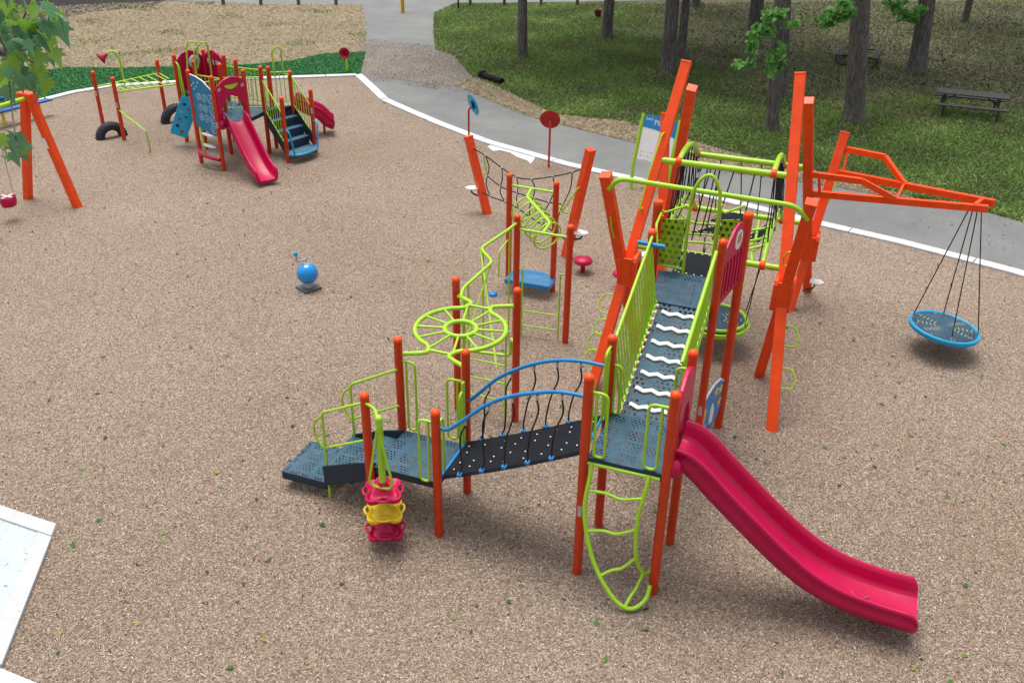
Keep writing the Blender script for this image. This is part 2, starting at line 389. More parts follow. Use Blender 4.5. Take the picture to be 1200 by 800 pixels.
sheet('bank_shade', [(q.x, q.y) for q in pxs([(-200, 120), (10, 60), (40, 30), (110, 14), (180, 8), (200, -3), (100, -15), (-300, -15)])], .012, 'shade_litter')  # dark sheet paints the shade of unseen trees onto the bank
lawn_px = [(533, 5), (509, 16), (508, 40), (512, 60), (530, 64), (556, 92), (585, 104), (617, 119), (652, 135), (680, 138), (725, 142), (790, 160), (860, 180), (967, 205), (1068, 231), (1152, 247), (1200, 261), (1300, 292), (1330, 200), (1300, 0), (800, 4)]
lawn = [(q.x, q.y) for q in pxs(lawn_px)]
# kerb in cast sections
kerb = bpy.data.objects.new('kerb', None); COL.objects.link(kerb); kerb['kind'] = 'structure'; ROOTINV['kerb'] = Matrix()
def resample(pts, step):
    out = [pts[0].copy()]; acc = 0
    for a, b in zip(pts, pts[1:]):
        L_ = (b-a).length; d = step-acc
        while d <= L_: out.append(a.lerp(b, d/L_)); d += step
        acc = L_-(d-step)
    return out
def offset_line(pts, d):
    out = []
    for i in range(len(pts)):
        a, b = pts[max(i-1, 0)], pts[min(i+1, len(pts)-1)]; t = (b-a).normalized(); out.append(pts[i]+Vector((-t.y, t.x, 0))*d)
    return out
def kerb_run(pts):
    fine = resample(pts, .3); inner, outer = offset_line(fine, -.17), offset_line(fine, .15)
    k = 10
    for i in range(0, len(fine)-1, k):
        j = min(i+k, len(fine)-1)
        a = [q.copy() for q in outer[i:j+1]]; b = [q.copy() for q in inner[i:j+1]]
        for l in (a, b):
            d = (l[-1]-l[0]).normalized(); l[0] += d*.012; l[-1] -= d*.012
        m = MB(); top = [q+Vector((0, 0, .055)) for q in a+b[::-1]]
        m.poly3(top[::-1], .15).build('kerb_section', 'concrete', kerb, bev=.012)
kerb_run(curb[:10]); kerb_run(curb[9:12]); kerb_run(curb[11:])
# white concrete pad with a raised rim (lower left)
pc, pw = P(67, 617), P(0, 594.5); pe = P(3, 782)
ex = (pw-pc).normalized(); ey = (pe-pc).normalized()
padz = Vector((0, 0, .032))
m = MB(); m.poly3([pc+padz, pc+ex*3.2+padz, pc+ex*3.2+ey*2.62+padz, pc+ey*2.62+padz][::-1], .14)
pad = struct('concrete_pad', m, 'pad_concrete', bev=.01)
for q0, q1, nrm in ((pc, pc+ex*3.2, ey), (pc+ex*.0+ey*.27, pc+ey*2.62, ex)):
    m = MB(); a = .004
    m.poly3([q+Vector((0, 0, .062)) for q in (q0+(ex if nrm is ey else ey)*a-nrm*.004, q1-(ex if nrm is ey else ey)*a-nrm*.004, q1-(ex if nrm is ey else ey)*a+nrm*.262, q0+(ex if nrm is ey else ey)*a+nrm*.262)][::1 if nrm is ex else -1], .05)
    m.build('rim_section', 'rim_concrete', pad, bev=.008)
b0 = pc+ey*2.66
m = MB(); m.poly3([q+Vector((0, 0, .055)) for q in (b0-ex*.9, b0+ex*2.8, b0+ex*2.8+ey*1.5, b0-ex*.9+ey*1.5)][::-1], .14)
struct('concrete_walk', m, 'concrete', bev=.01)

# ------------------------------------------------------------------ scattered stuff
def gn(x, y, s=1.0): return .5+.25*(np.sin(x*s*1.7+np.sin(y*s*1.1)*2)+np.sin(y*s*1.9+np.sin(x*s*.9+1)*2.))
def inpoly(x, y, poly):
    c = np.zeros(len(x), bool); n = len(poly)
    for i in range(n):
        x1, y1 = poly[i]; x2, y2 = poly[(i+1) % n]
        if y1 == y2: continue
        k = ((y1 > y) != (y2 > y)) & (x < (x2-x1)*(y-y1)/(y2-y1)+x1); c ^= k
    return c
def quads(name, mat, C3, A, B, tint, kind='stuff', parent=None, lift=None, diamond=False):
    n = len(C3); V = np.empty((n, 4, 3), np.float32)
    V[:, 0] = C3-A-B; V[:, 1] = C3+A-B; V[:, 2] = C3+A+B; V[:, 3] = C3-A+B
    if diamond: V[:, 0] = C3-A; V[:, 1] = C3-B+A*.15; V[:, 2] = C3+A; V[:, 3] = C3+B-A*.2
    me = bpy.data.meshes.new(name); me.vertices.add(4*n); me.vertices.foreach_set('co', V.ravel())
    me.loops.add(4*n); me.loops.foreach_set('vertex_index', np.arange(4*n, dtype=np.int32))
    me.polygons.add(n); me.polygons.foreach_set('loop_start', np.arange(0, 4*n, 4, dtype=np.int32)); me.polygons.foreach_set('loop_total', np.full(n, 4, np.int32))
    me.update(calc_edges=True)
    at = me.attributes.new('tint', 'FLOAT', 'FACE'); at.data.foreach_set('value', np.asarray(tint, np.float32))
    me.materials.append(MATS[mat]); o = bpy.data.objects.new(name, me); COL.objects.link(o)
    if kind: o['kind'] = kind
    if parent: o.parent = parent
    return o
def scatter(poly, n, bias=None):
    xs = [q[0] for q in poly]; ys = [q[1] for q in poly]; X = []; Y = []; tot = 0
    while tot < n:
        x = rng.uniform(min(xs), max(xs), 4*n); y = rng.uniform(min(ys), max(ys), 4*n); k = inpoly(x, y, poly)
        vis = (np.abs(x) < .60*(y*.873+4.44)+1.0)
        k &= vis
        if bias: k &= rng.random(len(x)) < bias(x, y)
        X.append(x[k]); Y.append(y[k]); tot += k.sum()
    return np.concatenate(X)[:n], np.concatenate(Y)[:n]
def flat_quads(name, mat, poly, n, l, w_, bias=None, tilt=.35, z0=.006, tint=None, diamond=False):
    x, y = scatter(poly, n, bias); a = rng.uniform(0, 2*np.pi, n); L_ = rng.uniform(*l, n)/2; W_ = rng.uniform(*w_, n)/2
    t1 = rng.normal(0, tilt, n); t2 = rng.normal(0, tilt, n)
    A = np.stack([np.cos(a)*L_*np.cos(t1), np.sin(a)*L_*np.cos(t1), L_*np.sin(t1)], -1); B = np.stack([-np.sin(a)*W_*np.cos(t2), np.cos(a)*W_*np.cos(t2), W_*np.sin(t2)], -1)
    zz = z0+np.abs(A[:, 2])+np.abs(B[:, 2])
    return quads(name, mat, np.stack([x, y, zz], -1), A, B, rng.random(n) if tint is None else tint(n), diamond=diamond)
def blades(name, mat, poly, n, h, w_, bias, tintf):
    x, y = scatter(poly, n, bias); a = rng.uniform(0, np.pi, n); H = rng.uniform(*h, n)/2; W_ = rng.uniform(*w_, n)/2
    lean = rng.normal(0, 1.0, (n, 2))
    A = np.stack([np.cos(a)*W_, np.sin(a)*W_, 0*a], -1); B = np.stack([lean[:, 0]*H, lean[:, 1]*H, H], -1)
    return quads(name, mat, np.stack([x, y, H], -1), A, B, tintf(n, x, y))
flat_quads('wood_chips', 'chip', mulch_poly, 380000, (.012, .040), (.004, .011), lambda x, y: np.minimum(1, (11/np.hypot(x, y))**2), .3, .002)['label'] = 'loose tan wood chips covering the play area'
flat_quads('fallen_green_leaves', 'green_leaf', mulch_poly, 420, (.05, .13), (.04, .08), lambda x, y: np.minimum(1, (11/np.hypot(x, y))), .3, .006, None, True)['label'] = 'small green leaves fallen on the wood chips'
flat_quads('fallen_brown_leaves', 'litter_leaf', mulch_poly, 1100, (.03, .08), (.015, .04), lambda x, y: np.minimum(1, (11/np.hypot(x, y))), .3, .006, lambda n: rng.random(n)*.7, True)['label'] = 'brown leaves fallen on the wood chips'
path_poly = [(q.x, q.y) for q in pxs(path_top)][::-1] + [(q.x, q.y) for q in off]
pad_poly = [((pc+ex*a+ey*b).x, (pc+ex*a+ey*b).y) for a, b in ((.0, .0), (2, 0), (2, 2.6), (0, 2.6))]
pd_ = flat_quads('pad_debris', 'chip', pad_poly, 130, (.012, .05), (.004, .012), None, .1, .036, lambda n: .15+rng.random(n)*.6); pd_['label'] = 'wood chips blown onto the white concrete pad'
gravel_poly = [(q.x, q.y) for q in pxs([(417, 44), (470, 50), (516, 54), (540, 66), (566, 95), (560, 110), (500, 104), (436, 95), (420, 89)])]
flat_quads('gravel_bits', 'chip', gravel_poly, 6000, (.02, .07), (.012, .03), lambda x, y: .25+.75*gn(x, y, 1.3), .25, .013, lambda n: rng.random(n)*.75)['label'] = 'loose brown grit washed across the path'
flat_quads('path_debris', 'litter_leaf', path_poly, 150, (.03, .10), (.02, .05), None, .2, .008, lambda n: rng.random(n)*.7, True)['label'] = 'dark leaf scraps lying on the grey path'
flat_quads('straw_stalks', 'straw_stalk', [(q.x, q.y) for q in straw_l], 110000, (.06, .20), (.007, .018), None, .25, .004, None)['label'] = 'dry straw covering the bare bank'
blades('straw_weeds', 'grass_blade', [(q.x, q.y) for q in straw_l], 1500, (.05, .12), (.015, .04), lambda x, y: (gn(x+3, y-2, .8) > .86)*1.0, lambda n, x, y: np.clip(.5+rng.normal(0, .2, n), 0, 1))['label'] = 'sparse green weeds coming up through the straw'
flat_quads('straw_edge', 'straw_stalk', strip, 22000, (.06, .20), (.007, .018), None, .25, .012)['label'] = 'dry straw along the edge of the path'
flat_quads('leaf_litter', 'litter_leaf', lawn, 52000, (.05, .12), (.03, .06), lambda x, y: np.clip(((y-26)/60+.08+np.clip((x-2)/8, 0, 1)*np.clip((y-28)/7, 0, 1)*.35)*(.35+1.1*gn(x+4, y, .55))+np.clip((x-11)/14, 0, 1)*.9*np.clip((y-30)/12, 0, 1), .05, 1), .35, .006)['label'] = 'brown leaf litter under the trees'
lawn_bias = lambda x, y: np.clip((1.1-np.clip((y-22), 0, 20)/34-np.clip((x-2)/8, 0, 1)*np.clip((y-28)/8, 0, 1)*.55)*(1.0-np.clip((x-15)/14, 0, .85)*np.clip((y-27)/8, 0, 1))*(.35+.8*gn(x, y, .7)), .05, 1)
blades('grass', 'grass_blade', lawn, 190000, (.05, .11), (.014, .04), lawn_bias, lambda n, x, y: np.clip(.25+.5*gn(x, y, .8)+rng.normal(0, .18, n), 0, 1))['label'] = 'green grass growing beyond the path'
blades('turf_grass', 'turf_blade', turf_poly, 80000, (.04, .08), (.015, .04), None, lambda n, x, y: np.clip(.5+rng.normal(0, .22, n), 0, 1))['label'] = 'dense green turf beside the white kerb'

# ==================================================================== main play structure (local frame: u along the bridge, v along the ramp)
AZ = math.radians(-20.2); OX, OY = .949, 9.78
S = thing('play_structure', 'large orange and lime climbing structure with crimson slide, arched bridge and ramp', 'playground', (OX, OY, 0), AZ)
def W2(u, v, z): return Vector((OX, OY, 0)) + Matrix.Rotation(AZ, 3, 'Z') @ Vector((u, v, z))
def post(parent, u, v, h, r=.064, flat=False, sticker=None, mat='red_post', world=False, capmat='orange'):
    o = MB().lathe([(r, -.3), (r, h-.06)], (u, v, 0), n=14).build('post', mat, parent, world)
    prof = [(r+.004, h-.07), (r+.004, h-.045)] + ([(r+.004, h-.008), (r-.006, h)] if flat else [(r*math.cos(a), h-.045+.045*math.sin(a)) for a in (0.3, .7, 1.1, 1.5)])
    MB().lathe(prof, (u, v, 0), n=14).build('cap', capmat, o, world)
    if sticker:
        d = Vector((u, v, 0)); c = W2(u, v, 0) if not world else d
        MB().box((u+.0, v-r-.001, sticker), (.055, .006, .17)).build('sticker', 'sticker', o, world)
    return o
PO = dict(C=(0, 0, 3.2), D=(1.067, 0, 3.2), BL=(0, 1.067, 3.2), BR=(1.067, 1.067, 3.2), A=(-3.17, .02, 2.17), B=(-2.09, .0, 2.17), E=(-3.17, 1.067, 2.51), F=(-2.1, 1.067, 2.53),
          G=(-2.1, 3.17, 2.55), J=(-3.17, 3.17, 2.55), H=(-2.14, 6.13, 2.51), L=(-3.2, 6.13, 2.55), K=(-4.16, 8.25, 2.55), M=(-3.11, 8.22, 2.53))
for k_, (u, v, h) in PO.items(): post(S, u, v, h, sticker=1.12 if k_ == 'C' else None)
for (u, v, h, st) in ((-.19, 4.29, 3.9, None), (1.2, 4.3, 3.9, None)): post(S, u, v, h, .074, True)
post(S, -.03, 3.25, 3.85); post(S, 1.0, 3.25, 3.86, sticker=.95)
def deck(poly, z, parent=S, mat='deck', rim='teal_side', drop=.11, world=False, name='deck'):
    o = MB(); o.v = [Vector((x, y, z)) for x, y in poly]; o.f = [tuple(range(len(poly)))]; o.sm = [False]
    d = o.build(name, mat, parent, world)
    m = MB(); k = len(poly)
    for i in range(k):
        a, b = Vector((*poly[i], z-drop/2-.002)), Vector((*poly[(i+1) % k], z-drop/2-.002)); m.beam(a, b, .02, drop)
    m.build('rim', rim, d, world)
    return d
deck([(-3.10, .05), (-2.12, .05), (-2.12, 1.02), (-3.10, 1.02)], .91)
deck([(.06, -.02), (1.01, -.02), (1.01, 1.08), (.06, 1.08)], 1.98)
deck([(.04, 3.22), (.93, 3.22), (1.08, 4.36), (-.08, 4.36)], 2.70)
# transfer steps beside the landing
st = deck([(-4.78, .14), (-4.02, .14), (-4.02, .98), (-4.78, .98)], .30, drop=.13, name='step')
m = MB()
for i in range(4): m.box((-4.735, .25+i*.2, .3025), (.018, .12, .004))
for i in range(3): m.box((-4.6+i*.22, .955, .3025), (.13, .018, .004)); m.box((-4.6+i*.22, .17, .3025), (.13, .018, .004))
m.build('slot', 'navy', st, kind='stuff')
st = deck([(-4.0, .14), (-3.56, .14), (-3.56, .98), (-4.0, .98)], .60, drop=.2, name='step')
st = deck([(-3.54, .14), (-3.12, .14), (-3.12, .98), (-3.54, .98)], .76, drop=.1, name='step')
for v in (.115, 1.005):
    MB().prism([(-4.02, .26), (-3.12, .62), (-3.12, .93), (-3.45, .84), (-4.02, .62)], (0, v, 0), (1, 0, 0), (0, 0, 1), .03).build('side_panel', 'teal_side', S, bev=.006)
G_ = .021
for v, a in ((.16, 0), (.99, 1.0)):
    va = .06 if a == 0 else 1.0
    h = MB(); h.tube(fillet([(-3.17, va, 1.99), (-3.98, v, 1.55), (-3.98, v, -.1)], .08), G_)
    h.tube(fillet([(-3.17, va, 1.36), (-3.98, v, .93)], .05), G_*.85)
    h.tube(catmull([(-3.98, v, 1.5), (-4.10, v, 1.38), (-4.14, v, 1.2), (-4.08, v, 1.02), (-3.98, v, .9)], 5), G_*.85)
    h.build('handrail', 'green', S)
def loop(pts, r=G_*.95, parent=S, name='hand_loop', mid=None, world=False, rad=.09):
    h = MB(); h.tube(fillet(pts, rad), r, 8)
    if mid: h.tube(mid, r*.9, 8)
    return h.build(name, 'green', parent, world)
def side_loop(u, v, du, dv, z0, z1, w_=.22):
    pts = [(u, v, z1), (u+du*w_, v+dv*w_, z1), (u+du*w_, v+dv*w_, z0), (u+du*w_*.45, v+dv*w_*.45, z0), (u+du*w_*.45, v+dv*w_*.45, z1)]
    loop(pts)
side_loop(-2.09, 0, -1, 0, .93, 1.95, .26); side_loop(-3.17, 1.067, 1, 0, .93, 2.12, .26)
side_loop(-2.1, 1.067, -1, 0, .95, 1.98, .30); side_loop(-2.1, 1.03, 0, -1, .95, 1.9, .2); side_loop(-2.09, .04, 0, 1, .95, 1.9, .2)
side_loop(0, 0, 1, 0, 2.0, 2.95, .26); side_loop(1.067, 0, -1, 0, 2.0, 2.95, .3); side_loop(0, 1.02, 0, -1, 2.0, 3.05, .22); side_loop(0, .05, 0, 1, 2.0, 3.02, .2)
side_loop(1.067, 1.067, -1, 0, 2.0, 2.9, .18); side_loop(0, 1.067, 1, 0, 2.0, 2.75, .16)
# flat lime stiles beside the bridge ends
for (u, v, z0, z1) in ((-2.1, .96, 1.0, 2.05), (-.0, .93, 2.0, 3.02)):
    MB().box((u, v, (z0+z1)/2), (.045, .085, z1-z0)).build('stile', 'green', S, bev=.015)
# pod climber
pc_ = MB().lathe([(.05, .22), (.05, 2.12)], (-2.72, -.42, 0), n=12).build('climbing_pole', 'green', S)
MB().sphere((-2.72, -.42, 2.12), .055).build('knob', 'green', pc_)
MB().tube(fillet([(-3.17, 0, 2.02), (-2.95, -.1, 2.03), (-2.74, -.40, 2.08)], .1), G_).build('brace', 'green', pc_)
MB().tube(fillet([(-2.72, -.46, 2.02), (-2.88, -.50, 1.12), (-2.84, -.50, 1.04), (-2.72, -.48, 1.02)], .08), G_*.9).tube(fillet([(-2.72, -.46, 2.02), (-2.54, -.47, 1.12), (-2.58, -.48, 1.04), (-2.72, -.48, 1.02)], .08), G_*.9).build('hand_loop', 'green', pc_)
for i, (z, mt) in enumerate(((.90, 'pink'), (.56, 'yellow'), (.24, 'pink'))):
    m = MB(); c = Vector((-2.72, -.42, z))
    n = 48; prof = []
    rings = [(.17, .20), (.24, .19), (.30, .12), (.45, .05), (.62, .022), (.82, .022), (.95, .05), (1.02, .05), (1.04, .02), (.98, -.03), (.7, -.07), (.35, -.11), (.2, -.13)]
    secs = []
    for f_, dz in rings:
        sec = []
        for j in range(n):
            a = 2*math.pi*j/n; R_ = .25+.055*math.cos(4*a+1.2) if f_ > .4 else .25
            dip = -.02*max(0, math.cos(4*a+1.2)) if .5 < f_ < .9 and dz > 0 else .02*max(0, -math.cos(4*a+1.2)) if f_ > .4 else 0
            sec.append(c+Vector((math.cos(a)*R_*f_, math.sin(a)*R_*f_, dz+dip)))
        secs.append(sec)
    m.loft(secs[::-1], True, True, True)
    pod = m.build('pod', mt, S)
    for q in range(4):
        a = math.pi/4-.3+q*math.pi/2
        pts = [c+Vector((math.cos(a+d)*r_, math.sin(a+d)*r_, .03+zz)) for d, r_, zz in ((-.45, .24, 0), (-.25, .27, .02), (0, .278, .025), (.25, .27, .02), (.45, .24, 0))]
        MB().tube(catmull(pts, 4), .018, 7).build('grip', mt, pod)
# arched belt bridge
BZ = lambda u: 1.0+(u+2.05)*.485
nseg = 8
bridge = MB(); secs = []
for i in range(17):
    u = -2.05+2.0*i/16; z = BZ(u)-.015*math.sin(i*math.pi)+ -.03*math.sin(math.pi*i/16)
    secs.append([(u, .09, z-.05), (u, .06, z-.02), (u, .09, z+.012), (u, .98, z+.012), (u, 1.01, z-.02), (u, .98, z-.05)])
belt = MB().loft(secs, True, False).build('bridge_belt', 'rubber', S)
m = MB()
for i in range(8):
    for v in (.25, .42, .66, .82):
        u = -1.92+1.78*i/7+random.uniform(-.04, .04); m.lathe([(.011, -.004), (.011, .014)], (u, v+random.uniform(-.04, .04), BZ(u)-.03*math.sin(math.pi*(u+2.05)/2)+.006), n=8, smooth=False)
m.build('rivet', 'white', belt, kind='stuff')
FR = [(-2.05, 1.86), (-1.92, 1.87), (-1.73, 2.04), (-1.36, 2.40), (-1.01, 2.62), (-.55, 2.79), (-.28, 2.84), (0, 2.84)]
BK = [(-2.1, 1.70), (-2.02, 1.72), (-1.94, 1.80), (-1.64, 2.14), (-1.39, 2.34), (-1.09, 2.52), (-.77, 2.65), (-.41, 2.72), (-.03, 2.72)]
def railz(R_, u):
    for (a, b), (c, d) in zip(R_, R_[1:]):
        if a <= u <= c: return b+(d-b)*(u-a)/(c-a)
    return R_[-1][1]
for R_, v in ((FR, .03), (BK, 1.04)):
    rl = MB().tube(catmull([(u, v, z) for u, z in R_], 5), .026, 10).build('bridge_rail', 'sky_blue', S)
    for i in range(5):
        u0 = -1.66+.33*i if v < .5 else -1.72+.33*i; u1 = u0-.04+.04*i*.3; s_ = 1 if i < 2 else -1
        zt = railz(R_, u0)-.02; zb = BZ(u0-.12)+.0
        vb = .07 if v < .5 else 1.0
        pts = [(u0, v, zt), (u0, v, zt-.08), (u0-.05*s_-.03, v, zt-.28), (u0-.02-.06, v, (zt+zb)/2-.08), (u0+.02*s_-.10, vb, zb+.14), (u0-.12, vb, zb+.02)]
        rp = MB().tube(catmull(pts, 5), .0125, 6).build('rope_hanger', 'rope', S)
        MB().lathe([(.017, 0), (.017, .07)], (u0, v, zt-.08), n=7).build('ferrule', 'steel', rp)
        MB().box((u0-.12, vb, zb-.01), (.07, .07, .05)).build('rope_clamp', 'sky_blue', rp, bev=.01)
for u in (-2.08, -.03):
    MB().tube([(u, .05, BZ(u)-.01), (u, 1.02, BZ(u)-.01)], .024, 8).build('belt_bar', 'sky_blue', S)
# ramp with wave strips and baluster fences
r0, r1 = Vector((0, 1.10, 1.965)), Vector((0, 3.20, 2.685)); rd = (r1-r0); rl_ = rd.length; rdn = rd.normalized(); rn = Vector((1, 0, 0)).cross(rdn)
ramp_o = MB(); ramp_o.v = [r0+Vector((.2, 0, 0)), r0+Vector((.86, 0, 0)), r1+Vector((.86, 0, 0)), r1+Vector((.2, 0, 0))]; ramp_o.f = [(0, 1, 2, 3)]; ramp_o.sm = [False]
ramp_p = ramp_o.build('ramp', 'deck_ramp', S)
m = MB()
for u in (.2, .86): m.beam(r0+Vector((u, 0, -.05)), r1+Vector((u, 0, -.05)), .03, .1)
m.build('rim', 'teal_side', ramp_p)
MB().beam(r0+rdn*rl_*.5+Vector((.22, 0, .004)), r0+rdn*rl_*.5+Vector((.84, 0, .004)), .012, .006).build('seam', 'navy', ramp_p)
for i in range(7):
    t = (.085+.138*i)*rl_
    n = 36; up_ = [(.255+.535*j/n, .024*(2/math.pi)*math.asin(math.sin(j/n*math.pi*5+.9)*.97)+.034) for j in range(n+1)]; dn = [(x, y-.066) for x, y in up_][::-1]
    MB().prism(up_+dn, r0+rdn*t+rn*.018, (1, 0, 0), rdn, .03).build('grip_strip', 'white', ramp_p, bev=.006)
def fence(a, b, h0, h1, n, parent, rail_r=.022, bal_r=.0115, world=False, bottom=True, name='guardrail', tilt=0):
    a, b = Vector(a), Vector(b); up = Vector((tilt, 0, 1))
    f_ = MB().tube([a+up*h1, b+up*h1], rail_r, 8).build(name, 'green', parent, world)
    if bottom: MB().tube([a+up*h0, b+up*h0], rail_r*.8, 8).build('bottom_rail', 'green', f_, world)
    for i in range(n):
        q = a.lerp(b, (i+.5)/n); MB().tube([q+up*h0, q+up*h1], bal_r, 6).build('baluster', 'green', f_, world)
    return f_
fl = fence(r0+Vector((.17, 0, 0)), r1+Vector((.14, 0, 0)), .03, 1.07, 17, S, bal_r=.016, tilt=-.15)
fr = fence(r0+Vector((.93, .02, 0)), r1+Vector((.93, 0, 0)), .04, .98, 15, S, .028)
MB().beam(r0+Vector((.93, .02, .10)), r1+Vector((.93, 0, .10)), .02, .15).build('kick_plate', 'green', fr)
m = MB()
for i in range(15):
    q = r0.lerp(r1, (i+.5)/15)+Vector((.165, 0, .02)); m.box(q, (.05, .055, .035))
m.build('edge_bracket', 'white', fl, kind='stuff')
# crimson hood over the slide entrance
hood = [(.02, 1.98)] + [(.02, 2.7), (.10, 2.95), (.22, 3.08), (.40, 3.17), (.53, 3.20), (.67, 3.17), (.85, 3.08), (.97, 2.95), (1.047, 2.7), (1.047, 1.98)] + [(.92, 1.98), (.92, 2.2), (.86, 2.45), (.74, 2.62), (.53, 2.70), (.33, 2.62), (.21, 2.45), (.15, 2.2), (.15, 1.98)]
MB().prism([(x, y) for x, y in hood], (1.10, 0, 0), (0, 1, 0), (0, 0, 1), .07).build('slide_hood', 'pink', S, bev=.02)
for v in (.05, 1.0): MB().lathe([(.05, -.11), (.085, -.09), (.09, .02), (.06, .10), (.0001, .12)], (1.15, v, 2.06), n=14).build('hood_foot', 'pink', S)
def slide(path, width, parent, side=.27, world=False, mat='pink', lat=None, name='slide'):
    pts = catmull(path, 6); secs = []; k = len(pts)
    for i in range(k):
        a, b = pts[max(i-1, 0)], pts[min(i+1, k-1)]; t = (b-a).normalized(); sx = t.cross(Vector((0, 0, 1))).normalized(); n_ = sx.cross(t)
        e_f = max(0, (i/(k-1)-.88)/.12); h = side*(1-.78*e_f**2.2); wd = width/2*(1+.05*max(0, (i/k-.8)/.2)-.16*e_f**5)
        prof = [(-1.0, -.05), (-1.15, h*.22), (-1.15, h*.38), (-1.03, h*.52), (-1.05, h*.66), (-1.14, h*.80), (-1.13, h*.95), (-1.06, h), (-.98, h*.97), (-.90, h*.75), (-.84, h*.35), (-.76, h*.12), (-.6, .022), (-.3, .004), (0, 0)]
        prof = prof+[(-x, y) for x, y in prof[-2::-1]]
        under = [(.9, -.07), (.4, -.075), (-.4, -.075), (-.9, -.07)]
        secs.append([pts[i]+sx*(-x*wd)*-1+n_*y for x, y in prof+under])
    m = MB().loft(secs, True, True, True)
    return m.build(name, mat, parent, world)
SP = [(1.10, 1.99), (1.22, 1.97), (1.40, 1.84), (1.61, 1.64), (2.09, 1.22), (2.45, .92), (2.78, .68), (3.06, .53), (3.35, .43), (3.65, .375), (3.95, .345), (4.12, .338), (4.25, .334), (4.34, .330)]
slide([(u, .53, z) for u, z in SP], .66, S)
MB().beam((3.85, .55, .30), (3.85, .55, -.2), .06, .06).build('slide_foot', 'dark_red', S)
sv = [W2(random.gauss(3.62, .07), random.gauss(.5, .05), .395) for _ in range(9)]
quads('slide_leaves', 'litter_leaf', np.array([tuple(q) for q in sv], np.float32), rng.normal(0, .02, (9, 3))*[1, 1, .2], rng.normal(0, .015, (9, 3))*[1, 1, .2], .6+.4*rng.random(9), diamond=True)['label'] = 'dry leaf scraps lying on the crimson slide'
# twisted loop ladder
LS = [(.12, -.04, 1.93), (.12, -.10, 1.75), (.10, -.20, 1.35), (.16, -.27, 1.0), (.30, -.36, .62), (.50, -.44, .32), (.72, -.49, .12), (.90, -.45, .06), (1.03, -.30, .14), (1.05, -.20, .30)]
RS = [(.86, -.04, 1.93), (.85, -.10, 1.75), (.80, -.16, 1.4), (.80, -.20, 1.1), (.82, -.20, .78), (.86, -.13, .52), (.92, -.05, .35), (.98, .05, .28), (1.02, .14, .36), (1.04, .16, .55)]
lad = MB().tube(catmull(LS, 6), .03, 10).build('loop_ladder', 'green', S)
MB().tube(catmull(RS, 6), .03, 10).build('stringer', 'green', lad)
def at(Lst, t):
    q = catmull(Lst, 10); return q[min(len(q)-1, int(t*(len(q)-1)))]
for t in (.17, .34, .52, .72):
    a, b = at(LS, t), at(RS, t*.93); d = b-a
    MB().tube(fillet([a, a+d*.34, a+d*.62+Vector((0, -.03, -.05)), b], .06), .022, 8).build('rung', 'green', lad)
MB().tube([(1.03, .0, .0), (1.04, -.19, .28)], .018, 6).build('foot_tie', 'green', lad)
MB().tube([(.06, -.03, 1.90), (1.0, -.03, 1.90)], .026, 8).build('ladder_header', 'green', S)
# overhead wheel on four posts
RC = Vector((-2.635, 2.12, 2.22))
def rpol(r, deg, z=0): return RC+Vector((r*math.cos(math.radians(deg)), r*math.sin(math.radians(deg)), z))
ow = MB().ring(RC, .245, .038, 28, k=8).build('overhead_wheel', 'green', S)
for (qa, qb, dg) in (('J', 'E', range(112, 249, 8)), ('F', 'G', range(292, 429, 8))):
    d0, d1 = dg[0], dg[-1]; ea = Vector((PO[qa][0], PO[qa][1], 2.22)); eb = Vector((PO[qb][0], PO[qb][1], 2.22))
    pts = [ea, ea.lerp(rpol(.98, d0-4), .55), rpol(.97, d0-5), rpol(.87, d0-10), rpol(.765, d0-7)]+[rpol(.70, d) for d in dg]+[rpol(.765, d1+7), rpol(.87, d1+10), rpol(.97, d1+5), eb.lerp(rpol(.98, d1+4), .55), eb]
    MB().tube(catmull(pts, 4), .035, 9).build('rim_arc', 'green', ow)
for a_, b_ in ((257, 283), (77, 103)): MB().tube([rpol(.80, a_), rpol(.80, b_)], .024, 8).build('rim_tie', 'green', ow)
for i in range(12):
    a = i*30+15; MB().tube([rpol(.25, a), rpol(.78 if a in (255, 285, 75, 105) else .69, a)], .019, 7).build('spoke', 'green', ow)
# ladders and posts below
def rung_ladder(a, b, z1, rz, hooks=True):
    a, b = Vector((*a, 0)), Vector((*b, 0)); zv = Vector((0, 0, 1)); d = (b-a).normalized()
    l_ = MB().tube(fillet([a-d*.07+zv*z1, a+zv*z1, a-zv*.1], .07), .018, 7).build('rung_ladder', 'green', S)
    MB().tube(fillet([b+d*.07+zv*z1, b+zv*z1, b-zv*.1], .07), .018, 7).build('stile', 'green', l_)
    for z in rz: MB().tube([a+zv*z, b+zv*z], .015, 7).build('rung', 'green', l_)
rung_ladder((-3.06, 6.1), (-2.31, 6.16), 1.45, (.22, .55))
rung_ladder((-3.02, 3.1), (-2.26, 3.1), 1.75, (.40, .75, 1.10))
